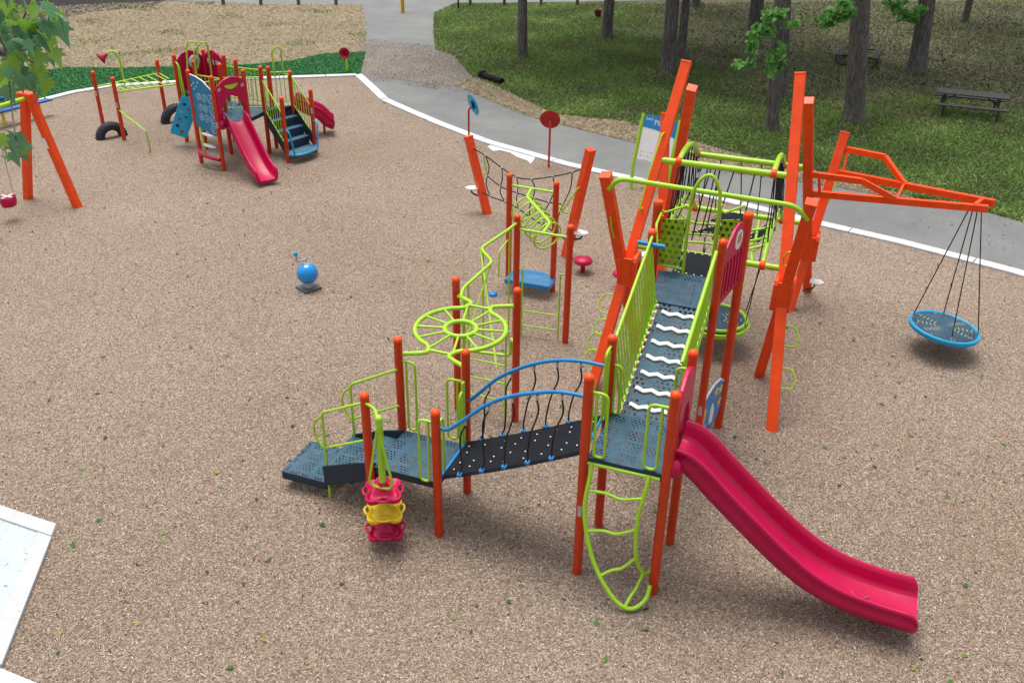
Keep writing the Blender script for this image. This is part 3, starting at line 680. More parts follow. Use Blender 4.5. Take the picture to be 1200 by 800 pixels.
# zigzag climber between the wheel and the hoop ladder
zz = [(-3.2, 6.08, 2.38), (-3.30, 5.85, 2.30), (-3.55, 5.15, 2.18), (-3.15, 4.75, 2.15), (-3.30, 3.75, 2.05), (-3.17, 3.25, 1.95)]
zg = MB().tube(fillet(zz, .12), .030, 9).build('zigzag_rail', 'green', S)
for a, b in (((-3.27, 5.92, 2.3), (-3.27, 5.92, -.1)), ((-3.5, 5.15, 2.15), (-3.5, 5.15, -.1)), ((-3.31, 4.0, 2.06), (-3.31, 4.0, -.1)), ((-3.52, 5.1, 2.15), (-2.5, 3.3, .9)), ((-3.17, 4.72, 2.13), (-3.17, 3.35, 1.0)), ((-3.17, 3.5, 2.0), (-3.17, 3.5, -.1))):
    MB().tube([a, b], .018, 7).build('strut', 'green', zg)
MB().tube(fillet([(-2.14, 3.2, 1.5), (-2.3, 3.45, 1.45), (-2.35, 3.6, 1.0), (-3.1, 3.5, 1.0)], .15), .03, 8).build('low_rail', 'green', zg)
# hoop ladder overhead
hl = MB().tube([(-4.16, 8.25, 2.29), (-3.11, 8.22, 2.28)], .028, 8).build('hoop_ladder', 'green', S)
MB().tube([(-3.2, 6.13, 2.25), (-2.14, 6.13, 2.24)], .028, 8).build('crossbar', 'green', hl)
spn = [(-3.66, 8.23, 2.28), (-3.62, 7.85, 2.24), (-2.72, 6.68, 2.24), (-2.68, 6.14, 2.24)]
MB().tube(fillet(spn, .1), .036, 8).build('spine', 'green', hl)
for i in range(6):
    q = Vector(spn[1]).lerp(Vector(spn[2]), (i+.0)/5); s_ = 1 if i % 2 else -1; dd = Vector((.79, .61, 0))
    pts = [q+dd*(.30*math.sin(a)-.05*(1-math.cos(a)))+Vector((0, 0, -.26+.26*math.cos(a)))+Vector((-.05, .05, 0))*math.sin(a) for a in np.linspace(0, 2*math.pi, 17)[:-1]]
    MB().tube(pts, .018, 7, closed=True).build('hoop', 'green', hl)
# low blue step platform between two posts
plat = [(-4.05, 7.75)] + [(-4.05+1.0*i/8, 8.2+.22*math.sin(math.pi*i/8)) for i in range(9)] + [(-3.05, 7.75)]
deck(plat[::-1], .33, S, 'deck_blue', 'sky_blue', .09, name='low_platform')
loop([(-4.16, 8.2, 1.05), (-4.2, 7.8, .95), (-4.2, 7.75, .35)]); 
MB().lathe([(.10, -.01), (.10, .05), (.05, .06)], (-4.25, 7.55, 0), n=10).build('base_plate', 'sky_blue', S)
# upper tower panels
T2 = Vector((0, 0, 0))
p1, p2 = Vector((1.0, 3.25, 0)), Vector((1.2, 4.3, 0)); dv = (p2-p1).normalized(); Ln = (p2-p1).length
pan = [(.03, 2.72), (.03, 3.55), (.14, 3.62), (.30, 3.72), (.48, 3.84), (.66, 3.88), (.84, 3.82), (.96, 3.66), (Ln-.03, 3.60), (Ln-.03, 2.78)]
off_ = dv.cross(Vector((0, 0, 1)))
pp = MB().prism(pan, p1, dv, (0, 0, 1), .05).build('slatted_panel', 'pink', S, bev=.012)
for i in range(6):
    MB().beam(p1+dv*(.16+.145*i)+off_*.03+Vector((0, 0, 2.85)), p1+dv*(.16+.145*i)+off_*.03+Vector((0, 0, 3.40)), .06, .03, off_).build('slat', 'pink', pp, bev=.01)
for sg in (1,):
    bc = p1+dv*.66+Vector((0, 0, 3.62))+off_*.028*sg
    bd = MB().prism(circ(.155, 24), bc, dv, (0, 0, 1), .012).build('badge', 'sign_white', pp)
    for j, mt in enumerate(('yellow', 'pink', 'yellow', 'pink')):
        MB().prism([(-.07, -.075+j*.04+.0), (.07, -.045+j*.04), (.07, -.02+j*.04), (-.07, -.05+j*.04)], bc+off_*.009*sg, dv, (0, 0, 1), .006).build('badge_stripe', mt, bd)
# other side of the same badge panel (towards the ramp)
star_c = (p1+p2)/2+Vector((0, 0, .66))
sp_poly = [(-.48, -.12), (-.48, .32), (-.30, .40), (.0, .46), (.3, .42), (.46, .30), (.46, -.18), (.3, -.36), (0, -.42), (-.30, -.38)]
spn_ = MB().prism(sp_poly, star_c, dv, (0, 0, 1), .03).build('star_panel', 'sky_blue', S, bev=.006)
MB().tube([star_c+dv*x+Vector((0, 0, y)) for x, y in sp_poly[1:6]], .02, 6).build('white_edge', 'sign_white', spn_)
def star(r): return [((r if i % 2 == 0 else r*.42)*math.sin(i*math.pi/5), (r if i % 2 == 0 else r*.42)*math.cos(i*math.pi/5)) for i in range(10)]
for sg in (1, -1):
    for x, y in ((-.36, .10), (-.33, -.2), (.32, .22), (.33, -.03), (.10, .28), (-.40, -.02)):
        MB().prism(star(.11), star_c+dv*x+Vector((0, 0, y))+off_*.019*sg, dv, (0, 0, 1), .008).build('star', 'yellow', spn_)
    MB().prism([(-.10, -.25), (.06, -.28), (.10, -.05), (0, .12), (-.08, .02)], star_c+off_*.019*sg, dv, (0, 0, 1), .008).build('moon', 'sign_white', spn_)
# arch and holed screens at the back of the upper deck
ar = [(.30, 4.36, 2.6), (.30, 4.36, 3.9), (.36, 4.36, 4.2), (.47, 4.36, 4.36), (.58, 4.36, 4.38), (.68, 4.36, 4.25), (.74, 4.36, 3.95), (.74, 4.36, 2.6)]
MB().tube(catmull(ar, 6), .028, 9).build('entry_arch', 'green', S)
MB().box((.76, 4.38, 3.3), (.05, .09, 1.3)).build('stile', 'green', S, bev=.012)
for ua, ub, z1 in ((-.12, .24, 3.62), (.80, 1.12, 3.75)):
    sc = MB().prism([(ua, 2.80), (ub, 2.80), (ub, z1), (ua, z1-.06)], (0, 4.40, 0), (1, 0, 0), (0, 0, 1), .02).build('holed_screen', 'green_holes', S)
    MB().tube(fillet([(ua-.06, 4.40, z1+.12), (ua+.02, 4.40, z1+.05), (ub, 4.40, z1+.22)], .1), .02, 7).build('screen_frame', 'green', sc)
    MB().tube(fillet([(ua-.02, 4.40, 3.2), (ua-.02, 4.40, 2.78), (ub+.05, 4.40, 2.76)], .1), .02, 7).build('screen_frame', 'green', sc)
# steering handle on the ramp fence post
hd = MB().lathe([(.05, -.05), (.05, .05)], (-.02, 3.19, 3.62), (0, 1, 0), n=12).build('handle_hub', 'orange', S)
MB().tube([(-.21, 3.12, 3.66), (.19, 3.14, 3.64)], .034, 10).build('handle_grip', 'sky_blue', hd)
MB().tube(fillet([(.06, 3.2, 3.66), (-.0, 3.3, 3.9), (-.12, 4.25, 3.72)], .1), .02, 7).build('top_rail', 'green', S)

# ==================================================================== beam frame with ropes
F_ = thing('rope_climbing_frame', 'tall frame of crossed orange square beams with lime tubes and black ropes', 'climbing frame', (OX, OY, 0), AZ)
AX = .45
def mir(q): return Vector((2*AX-q[0], q[1], q[2]))
BW = .18
right = [((2.08, 4.58, 0), (1.42, 7.55, 5.3)), ((1.63, 6.32, 0), (2.05, 5.1, 3.92)), ((2.13, 10.46, 0), (1.60, 8.0, 4.75)), ((1.87, 9.3, 0), (2.29, 10.5, 3.57))]
left = [((-1.15, 4.58, 0), (-.57, 7.62, 5.3)), ((-.72, 6.32, 0), (-1.27, 5.08, 3.92)), ((-1.23, 10.46, 0), (-.50, 8.05, 4.75)), ((-.95, 9.3, 0), (-1.42, 10.5, 3.55))]
for side in (right, left):
    for a, b in side:
        a, b = Vector(a), Vector(b); t = (b-a).normalized()
        bm = MB().beam(a-t*.2, b, BW, BW, (0, 1, 0)).build('beam', 'orange', F_, bev=.012)
        MB().beam(b-t*.035, b+t*.012, BW+.014, BW+.014, (0, 1, 0)).build('end_cap', 'orange', bm, bev=.012)
def connector(c, axis, s_=1.0):
    c = Vector(c); ax = Vector(axis).normalized()
    sd_ = Vector((1, 0, 0))
    for sx in (-1, 1):
        # cheek plate with a round opening, as a thick ring in a rounded rectangle
        outer = [(-.15, -.27), (.15, -.27), (.19, -.20), (.19, .20), (.15, .27), (-.15, .27), (-.19, .20), (-.19, -.20)]
        k_ = MB(); n = 24; po = []
        for i in range(n):
            a = 2*math.pi*i/n; x, y = math.cos(a), math.sin(a); sc_ = min(.21/max(abs(x), 1e-6), .30/max(abs(y), 1e-6)); po.append((x*min(sc_, .33), y*min(sc_, .33)))
        ho = [(.11*math.cos(2*math.pi*i/n), .17*math.sin(2*math.pi*i/n)) for i in range(n)]
        ey_ = ax; ex_ = sd_.cross(ey_).normalized()
        o_ = c+sd_*sx*.135
        secs = []
        for (pl, d) in ((ho, -.035), (po, -.035), (po, .035), (ho, .035), (ho, -.035)):
            secs.append([o_+ex_*x+ey_*y+sd_*d for x, y in pl])
        k_.loft(secs, True, False, False)
        cn = k_.build('connector_cheek', 'orange', F_, bev=.01)
    ex_ = sd_.cross(ax).normalized()
    for sg in (-1, 1):
        MB().beam(c+ex_*sg*.185-ax*.27, c+ex_*sg*.185+ax*.27, .20, .05, ex_).build('connector_plate', 'orange', F_, bev=.012)
connector((1.83, 5.72, 2.02), (.02, -.0, 1)); connector((-.88, 5.70, 2.02), (-.02, 0, 1)); connector((2.03, 9.76, 1.32), (0, 0, 1)); connector((-1.1, 9.76, 1.32), (0, 0, 1))
def gt(pts, r=.05, nm='cross_tube', rad=.15): return MB().tube(fillet(pts, rad, 5), r, 10).build(nm, 'green', F_)
gt([(-.66, 6.69, 3.76), (1.58, 6.69, 3.77)], .058); gt([(-.70, 8.76, 3.29), (1.76, 8.76, 3.29)], .058)
gt([(-.90, 5.93, 2.38), (1.78, 5.92, 2.38)], .055); gt([(-.98, 9.48, 1.9), (1.92, 9.48, 1.9)], .055)
gt([(-1.20, 5.08, 3.68), (-1.02, 5.0, 3.92), (1.82, 5.0, 3.86), (2.04, 5.12, 3.62)], .042)
def clamp(c, axis=(1, 0, 0)): MB().lathe([(.075, -.05), (.085, -.03), (.085, .03), (.075, .05)], c, axis, n=12).build('tube_clamp', 'orange', F_)
def archt(u, a, b, h, r=.05):
    a, b = Vector((u, *a)), Vector((u, *b)); pts = []
    for i in range(9):
        t = i/8; q = a.lerp(b, t); q.z += h*math.sin(math.pi*t)**.8; pts.append(q)
    MB().tube(catmull(pts, 4), r, 10).build('arch_tube', 'green', F_); clamp(a); clamp(b); return pts
arches = [archt(-.36, (6.69, 3.77), (8.76, 3.29), .26), archt(1.30, (6.69, 3.77), (8.76, 3.29), .26)]
low = [archt(-.40, (5.93, 2.38), (9.48, 1.9), .55, .045), archt(1.40, (5.93, 2.38), (9.48, 1.9), .55, .045)]
def rope(a, b, r=.0125, ends=True):
    a, b = Vector(a), Vector(b); mid = (a+b)/2+Vector((random.uniform(-.02, .02), random.uniform(-.02, .02), 0))
    o = MB().tube([a, mid, b], r, 5).build('rope', 'rope', F_)
    if ends and random.random() < .6: MB().lathe([(.02, -.06), (.02, .06)], a.lerp(b, random.choice((.08, .9))), (b-a), n=6).build('ferrule', 'steel', o)
for ar_, lo_, uu in ((arches[0], low[0], -.36), (arches[1], low[1], 1.30)):
    for i in range(1, 8):
        rope(ar_[i], lo_[i], .014)
        rope(ar_[i], lo_[max(0, min(8, i+random.choice((-2, -1, 1, 2))))]+Vector((random.uniform(-.1, .1), 0, 0)), .012)
for u in (.02, .16, .22, .30, .38, .62, .98):
    rope((u, 6.69, 3.72), (u-.15+random.uniform(-.1, .1), 6.6+random.uniform(-.3, .3), 2.45))
for u in (.1, .5, .9): rope((u, 8.76, 3.25), (u+random.uniform(-.1, .1), 9.4, 1.95))
rope((.05, 6.69, 3.7), (-.35, 5.9, 2.45)); rope((-.2, 6.1, 3.0), (-.2, 5.93, 2.4)); rope((.25, 5.0, 3.84), (-.05, 5.9, 2.45))
def tread(pts, t=.03):
    pts = [Vector(q) for q in pts]; o = MB().poly3(pts, t).build('tread', 'rubber', F_, bev=.008)
    m = MB(); k = len(pts); c = sum(pts, Vector())/k
    for i in range(k):
        a, b = pts[i], pts[(i+1) % k]; nn = max(1, int((b-a).length/.13))
        for j in range(nn):
            q = a.lerp(b, (j+.5)/nn); q = q.lerp(c, .12); m.lathe([(.014, -.01), (.014, .008)], q, n=6, smooth=False)
    m.build('rivet', 'white', o, kind='stuff')
tread([(.10, 4.42, 2.66), (.95, 4.42, 2.66), (.85, 5.85, 2.46), (.02, 5.85, 2.46)])
tread([(-.05, 6.95, 2.38), (.62, 7.05, 2.38), (.70, 8.05, 2.20), (.42, 8.1, 2.20)])
tread([(.95, 7.2, 2.35), (1.2, 7.05, 2.35), (1.32, 8.3, 2.2), (1.15, 8.3, 2.2)])
tread([(.1, 8.35, 2.12), (.8, 8.35, 2.12), (.75, 9.4, 1.95), (.15, 9.4, 1.95)])
for v0 in (6.35, 6.75, 7.3):
    gt([(-.38, v0+.1, 2.55), (-.1, v0-.05, 2.42), (.3, v0+.1, 2.42), (1.0, v0, 2.42), (1.38, v0+.1, 2.55)], .024, 'net_bar', .2)
for u in (1.05, 1.22): gt([(u, 5.95, 2.42), (u-.08, 6.4, 2.40), (u+.1, 6.8, 2.42), (u, 8.2, 2.3)], .026, 'net_bar', .15)
# bent side rungs on the beams
def srung(a, b, out): 
    a, b, out = Vector(a), Vector(b), Vector(out); MB().tube(fillet([a, a+out*.8, (a+b)/2+out, b+out*.75, b], .06), .015, 7).build('side_rung', 'green', F_)
def onb(bm, z): a, b = Vector(bm[0]), Vector(bm[1]); return a+(b-a)*(z/b.z)
for bm, sg in ((right[0], 1), (left[0], -1)):
    for z in (.62, 1.25): srung(onb(bm, z), onb(bm, z+.3), (.33*sg, .02, 0))
    for z in ((.95, 1.45) if sg < 0 else ()): srung(onb(bm, z-.55), onb(bm, z-.3), (-.3, 0, 0))
srung(onb(left[1], 2.7), onb(left[1], 3.15), (-.02, -.12, 0)); srung(onb(left[0], 3.0), onb(left[0], 4.2), (-.05, -.30, 0))
srung(onb(right[1], 2.6), onb(right[1], 2.9), (-.18, .05, 0)); srung(onb(right[3], 2.2), onb(right[3], 2.8), (.12, -.1, 0))
for q, d in (((2.16, 9.7, .55), (1, 0, 0)), ((-1.25, 9.6, .6), (-1, 0, 0))):
    q = Vector(q); d = Vector(d).normalized(); e = d.cross(Vector((0, 0, 1)))
    stp = MB().prism([(0, -.1), (.2, -.14), (.3, 0), (.2, .14), (0, .1)], q, d, e, .035).build('foot_step', 'white', F_, bev=.008)
    MB().tube(fillet([q+d*.12, q+d*.1-Vector((0, 0, .15)), q-d*.05-Vector((0, 0, .2))], .05), .018, 6).build('step_bracket', 'navy', stp)
# swing arm: two trusses that meet at the tip
tip = Vector((4.98, 8.66, 3.06))
def truss(q_top, q_bot, bend, joint, end):
    q_top, q_bot, bend, joint, end = (Vector(q) for q in (q_top, q_bot, bend, joint, end))
    tr = MB().beam(q_bot, end, .10, .13).build('swing_arm', 'orange', F_, bev=.008)
    MB().beam(q_top, bend, .09, .115).build('top_chord', 'orange', tr, bev=.008)
    MB().beam(bend, joint, .085, .11).build('diagonal', 'orange', tr, bev=.008)
    d = (q_bot-q_top); e = (bend-q_top).normalized()*.17
    MB().beam(q_top+e, q_bot+e*.98, .05, .05).build('web', 'orange', tr, bev=.006)
n_top, n_bot = Vector((1.82, 8.68, 3.20)), Vector((1.89, 8.98, 2.72))
f_top, f_bot = Vector((2.27, 10.45, 3.25)), Vector((2.25, 10.25, 2.80))
tn, tf = tip+Vector((.0, -.18, -.02)), tip+Vector((.12, .12, .0))
jn = n_bot.lerp(tn, .50)+Vector((0, 0, .02)); bn = n_top.lerp(tn, .30)+Vector((0, 0, .06)); truss(n_top, n_bot, bn, jn, tn)
jf = f_bot.lerp(tf, .46)+Vector((0, 0, .03)); bf = f_top.lerp(tf, .30)+Vector((0, 0, .13)); truss(f_top, f_bot, bf, jf, tf)
MB().beam(jn, jf, .05, .05).build('tie', 'orange', F_, bev=.006)
MB().beam(tn+Vector((-.22, .03, .03)), tf+Vector((-.22, 0, .03)), .07, .06).build('tip_bracket', 'orange', F_, bev=.006)

# hanging discs
def disc_swing(name, label, c, R_, rim, rings, tops, tilt, mat_d='deck_disc'):
    rt = thing(name, label, 'swing', W2(*c[:2], 0), AZ)
    cc = Vector((0, 0, c[2])); ax = Vector((tilt[0], tilt[1], 1)).normalized()
    d = MB().lathe([(.0001, -.10), (R_*.6, -.09), (R_*.93, -.06), (R_*.95, -.01), (R_*.94, .012), (.0001, .016)], cc, ax, n=36).build('disc', mat_d, rt)
    for k, (dz, rr) in enumerate(rings): MB().ring(cc+ax*dz, R_*rr, .036 if k == 0 else .03, 40, ax).build('rim', rim, rt)
    x = ax.cross(Vector((0, 1, 0))).normalized()*-1; y = ax.cross(x)
    m = MB(); m2 = MB()
    for i in range(8):
        a = i*math.pi/4+.3; m.lathe([(.014, .01), (.014, .022)], cc+(x*math.cos(a)+y*math.sin(a))*R_*.86, ax, n=7)
    m.build('bolt', 'steel', rt)
    n = 0
    for rr in (.3, .42, .54, .66, .78):
        for i in range(10):
            a = i*2*math.pi/10+rr*5
            if abs(math.sin(a)) > .78: continue
            p_ = cc+(x*math.cos(a)+y*math.sin(a))*R_*rr; tdir = (-x*math.sin(a)+y*math.cos(a))
            m2.beam(p_-tdir*.05+ax*.018, p_+tdir*.05+ax*.018, .016, .006, ax)
    m2.build('slot', 'slot_pale', rt, kind='stuff')
    inv = ROOTINV[rt.name]
    for i, (tp, a) in enumerate(tops):
        e = cc+(x*math.cos(a)+y*math.sin(a))*R_*.98; tp_l = inv @ W2(*tp)
        r_ = MB().tube([e, tp_l], .0115, 6).build('rope', 'rope', rt); MB().lathe([(.018, -.05), (.018, .05)], e+(tp_l-e).normalized()*.05, (tp_l-e), n=7).build('ferrule', 'steel', r_)
    return rt
def discmat():
    m, t, b = nodes('deck_disc'); v = coord(t); 
    f = noise(t, v, 14, 4); r = ramp(t, [(.3, (.022, .06, .10)), (.7, (.05, .115, .17))]); t.links.new(f, r.inputs[0]); t.links.new(r.outputs[0], b.inputs['Base Color']); b.inputs['Roughness'].default_value = .5
    wv = t.nodes.new('ShaderNodeTexWave'); wv.wave_type = 'RINGS'; wv.rings_direction = 'Z'; wv.inputs['Scale'].default_value = 5; t.links.new(v, wv.inputs['Vector']); bump(t, b, wv.outputs['Fac'], .6, .02)
discmat(); paint('slot_pale', (.42, .46, .22), .6, dirt=.3)
tb = tip+Vector((-.12, -.05, -.07))
disc_swing('disc_swing', 'round blue-rimmed platform swing on four ropes hung from the orange arm', (4.81, 8.6, .52), .64, 'cyan', ((-.005, 1.0), (-.05, .985)),
           [(tb+Vector((-.16, 0, 0)), math.pi*1.0), (tb+Vector((-.1, .03, 0)), math.pi*.5), (tb+Vector((-.03, -.02, 0)), math.pi*1.55), (tb+Vector((.03, 0, 0)), 0.05)], (.10, .02))
disc_swing('hanging_disc', 'dark round platform with double lime rims hanging below the rope net', (.62, 7.1, .62), .60, 'green', ((.02, .95), (-.06, 1.03), (-.11, 1.0)),
           [((.35, 6.3, 2.38), math.pi*1.1), ((1.35, 6.2, 2.38), -.3), ((1.4, 7.6, 2.5), .6), ((.1, 7.8, 2.3), 2.4)], (0, 0))

# ==================================================================== net climber between leaning beams
NC = thing('net_climber', 'sagging black rope net strung between two leaning orange beams', 'net climber', (OX, OY, 0), AZ)
nl0, nl1, nr0, nr1 = Vector((-6.16, 11.96, 0)), Vector((-6.72, 12.05, 1.97)), Vector((-3.41, 10.14, 0)), Vector((-2.90, 9.95, 2.72))
for a, b in ((nl0, nl1), (nr0, nr1)):
    t = (b-a).normalized(); bm = MB().beam(a-t*.2, b, .18, .18, (.55, .83, 0)).build('beam', 'orange', NC, bev=.012)
    MB().beam(b-t*.035, b+t*.012, .194, .194, (.55, .83, 0)).build('end_cap', 'orange', bm, bev=.012)
a0, a1 = nl0.lerp(nl1, .86), nr0.lerp(nr1, .86)
b0_, b1_ = nl0.lerp(nl1, .30), nr0.lerp(nr1, .12)
def netp(i, j):   # i along 0..1, j 0 top .. 1 bottom
    tq = a0.lerp(a1, i); tq.z -= .55*math.sin(math.pi*i)*1.0; bq = b0_.lerp(b1_, i); bq.z += .10*math.sin(math.pi*i)
    q = tq.lerp(bq, j); return q + Vector((.04*math.sin(9*i+5*j), .06*math.sin(7*i+3*j), .03*math.sin(11*i+4*j)))
m_ = [0, .12, .28, .44, .58, .74, .88, 1]
MB().tube(catmull([netp(i, 0) for i in m_], 5), .016, 6).build('net_rope', 'rope', NC)
MB().tube(catmull([netp(i, .5) for i in m_[1:-1]], 5), .015, 6).build('net_rope', 'rope', NC)
MB().tube(catmull([netp(i, 1) for i in m_], 5), .016, 6).build('net_rope', 'rope', NC)
for i in m_[1:-1]:
    MB().tube(catmull([netp(i, 0), netp(i+.02, .25), netp(i, .5), netp(i-.02, .75), netp(i, 1)], 4), .014, 6).build('net_rope', 'rope', NC)
    for j in (0, .5, 1): MB().sphere(netp(i, j), .032, 8).build('net_knot', 'steel', NC)
for q, d in ((nl0.lerp(nl1, .33), Vector((-.8, -.2, 0))), (nr0.lerp(nr1, .25), Vector((.9, -.1, 0)))):
    d.normalize(); e = d.cross(Vector((0, 0, 1))); q = q+d*.07
    sp_ = MB().prism([(0, -.1), (.10, -.15), (.26, -.13), (.36, 0), (.26, .13), (.10, .15), (0, .1)], q, d, e, .04).build('foot_step', 'white', NC, bev=.01)
    MB().tube(fillet([q+d*.2-Vector((0, 0, .02)), q+d*.17-Vector((0, 0, .15)), q-Vector((0, 0, .2))], .06), .022, 7).build('step_bracket', 'navy', sp_)
for q, d in ((nl0.lerp(nl1, .52), Vector((.22, .1, 0))), (nl0.lerp(nl1, .55), Vector((-.12, .05, 0)))):
    MB().tube(fillet([q, q+d+Vector((0, 0, .02)), q+d*.6+Vector((0, 0, .5))], .06), .018, 7).build('hand_hold', 'green', NC)
q = nr0.lerp(nr1, .66); MB().tube(fillet([q, q+Vector((-.05, -.12, .03)), q+Vector((-.42, -.12, -.62)), q+Vector((-.27, .02, -.66))], .06), .019, 7).build('hand_hold', 'green', NC)
MB().ring(nr0.lerp(nr1, .42)+Vector((-.42, .1, 0)), .07, .018, 14, (0, 1, .3)).build('hand_hold', 'green', NC)

# mushroom stools
def mushroom(u, v, h, label):
    r_ = thing('mushroom_stool', label, 'stool', W2(u, v, 0), 0, 'mushroom stools')
    MB().lathe([(.055, -.15), (.055, h-.05), (.10, h-.02)], (0, 0, 0), n=12).build('stem', 'pink', r_)
    MB().lathe([(.10, h-.05), (.21, h-.05), (.225, h-.015), (.20, h+.03), (.12, h+.07), (.0001, h+.09)], (0, 0, 0), n=20).build('cushion', 'pink', r_)
mushroom(-2.78, 9.42, .30, 'crimson mushroom stool standing alone beside the white foot step'); mushroom(-1.75, 9.0, .34, 'crimson mushroom stool half hidden behind the leaning orange beam')

# small posts and signs
def disc_post(px, py, h, label, blue=False):
    q = P(px, py); r_ = thing('disc_post', label, 'sign', q, 0)
    if not blue:
        MB().tube(fillet([(0, 0, -.2), (0, 0, h-.02), (0, .10, h+.08)], .08), .033, 9).build('pole', 'dark_red_orange', r_)
        MB().lathe([(.29, -.012), (.30, 0), (.29, .012)], (0, .12, h+.10), (.12, .95, .30), n=28, smooth=False).build('disc', 'dark_red', r_)
    else:
        MB().tube(fillet([(0, 0, -.2), (0, 0, h-.02), (.10, .05, h+.06)], .08), .03, 9).build('pole', 'dark_red', r_)
        ax = Vector((.85, .45, .30)).normalized(); c = Vector((.14, .05, h+.12)); ex_ = Vector((0, 1, 0)); ey_ = ax.cross(ex_)*-1
        d = MB().lathe([(.34, -.01), (.35, 0), (.34, .01)], c, ax, n=28, smooth=False).build('disc', 'cyan', r_)
        MB().prism([(-.14, -.13), (.12, -.13), (.12, .13), (-.14, .13)], c-ax*.013, Vector((.1, .9, 0)), Vector((-.28, 0, .95)), .006).build('picture', 'dark_blue', d)
paint('dark_red_orange', (.55, .03, .012), .4)
disc_post(643, 196, 1.30, 'round dark red disc on a bent red pole near the kerb'); disc_post(549.5, 170, 1.15, 'blue round sign on a bent red pole behind the net', True)
# rules board on lime posts
sq, sq2 = P(739, 221), P(800, 236); dirv = (sq2-sq).normalized(); SB = thing('information_board', 'white information board with blue header on lime posts', 'sign', sq, math.atan2(dirv.y, dirv.x))
SWd = 1.12
back = Vector((0, .30, 2.02))
for x in (0, SWd): MB().tube([(x, 0, -.2), (x, .03, .6), (x, .42, 2.05)], .05, 10).build('post', 'green', SB); 
def sbp(x, s): return Vector((x, .03+.39*((s-.6)/1.45), s))
ey_ = (sbp(0, 2)-sbp(0, .8)).normalized(); ex_ = Vector((1, 0, 0))
bl = (sbp(0, 2.0)-sbp(0, .85)).length
MB().prism([(.06, .0), (.3, .03), (.56, .0), (.8, -.10), (SWd-.06, -.20), (SWd-.06, bl-.03), (.06, bl-.03)], sbp(0, .85), ex_, ey_, .02).build('panel', 'sign_white', SB)
nb_ = -ex_.cross(ey_)
front = ex_.cross(ey_)
if front.y > 0: front = -front
hb = MB().prism([(.06, bl-.30), (.45, bl-.32), (.95, bl-.42), (SWd-.06, bl-.45), (SWd-.06, bl-.02), (.8, bl+.0), (.5, bl+.04), (.2, bl+.04), (.06, bl+.0)], sbp(0, .85)+front*.013, ex_, ey_, .006).build('header', 'sky_blue', SB)
def text(s_, size, o_, ex_, ey_, mat, parent, name='lettering'):
    cu = bpy.data.curves.new(name, 'FONT'); cu.body = s_; cu.size = size; cu.extrude = .001; cu.resolution_u = 2
    ob = bpy.data.objects.new('tmp', cu); COL.objects.link(ob); dg = bpy.context.evaluated_depsgraph_get()
    me = bpy.data.meshes.new_from_object(ob.evaluated_get(dg)); bpy.data.objects.remove(ob)
    ex_, ey_ = Vector(ex_).normalized(), Vector(ey_).normalized(); nz = ex_.cross(ey_)
    M_ = Matrix(((ex_.x, ey_.x, nz.x, o_.x), (ex_.y, ey_.y, nz.y, o_.y), (ex_.z, ey_.z, nz.z, o_.z), (0, 0, 0, 1)))
    me.transform(M_); me.materials.clear(); me.materials.append(MATS[mat]); o = bpy.data.objects.new(name, me); COL.objects.link(o); o.parent = parent; return o
text('Let\'s', .12, sbp(.12, .85)+ey_*(bl-.10)+front*.018, ex_, ey_, 'sign_white', SB); text('Play!', .2, sbp(.38, .85)+ey_*(bl-.20)+front*.018, ex_, ey_, 'sign_white', SB)
m = MB(); m2 = MB()
for j in range(2):
    for i in range(8): (m2 if (i+j) % 4 == 0 else m).prism(circ(.028, 8), sbp(.16+i*.105, .85)+ey_*(.13+.11*j-.02*max(0, i-4))+front*.013, ex_, ey_, .004)
m.build('pictogram_row', 'pale_green', SB) if paint('pale_green', (.55, .72, .6), .5, dirt=.0) else None; m2.build('pictogram_row', 'lilac', SB)

# blue ball spinner
q = P(362, 338); r_ = thing('ball_chime', 'glossy blue ball with a crank handle on a dark square plate', 'play toy', q, .75)
paint('ball_blue', (.003, .27, .70), .16, .05, dirt=.04, coat=.5)
MB().box((0, 0, .03), (.42, .42, .05)).build('base_plate', 'steel_dark', r_, bev=.01) if paint('steel_dark', (.11, .12, .13), .45) else None
MB().lathe([(.10, .04), (.09, .16)], (0, 0, 0), n=16).build('pedestal', 'steel', r_)
MB().sphere((0, 0, .37), .235, 32).build('ball', 'ball_blue', r_)
MB().lathe([(.07, .59), (.06, .615), (.001, .62)], (0, 0, 0), n=14).build('top_cap', 'steel', r_)
MB().tube(fillet([(0, 0, .60), (0, 0, .70), (-.14, .16, .62), (-.14, .17, .78)], .04), .018, 7).build('crank', 'steel', r_)
MB().sphere((-.14, .17, .81), .05, 12).build('knob', 'cyan', r_)
m = MB(); m.poly3([P(x, y, .02) for x, y in [(571, 172), (578, 168), (600, 177), (628, 184), (622, 192), (618, 188), (606, 184), (598, 179), (586, 176), (578, 177)]], .02)
tag(m.build('kerb_fragment', 'concrete'), 'ragged white slab scrap lying inside the kerb behind the net', 'slab')
tag(MB().tube([P(566, 88.5, .12), P(571, 90.5, .13), P(584, 95, .12), P(588, 96.3, .11)], .15, 12).tube([P(564.5, 87.5, .13), P(567, 88.7, .13)], .18, 12).build('drain_pipe', 'black_plastic'), 'short black corrugated pipe lying in the grass by the straw', 'pipe')

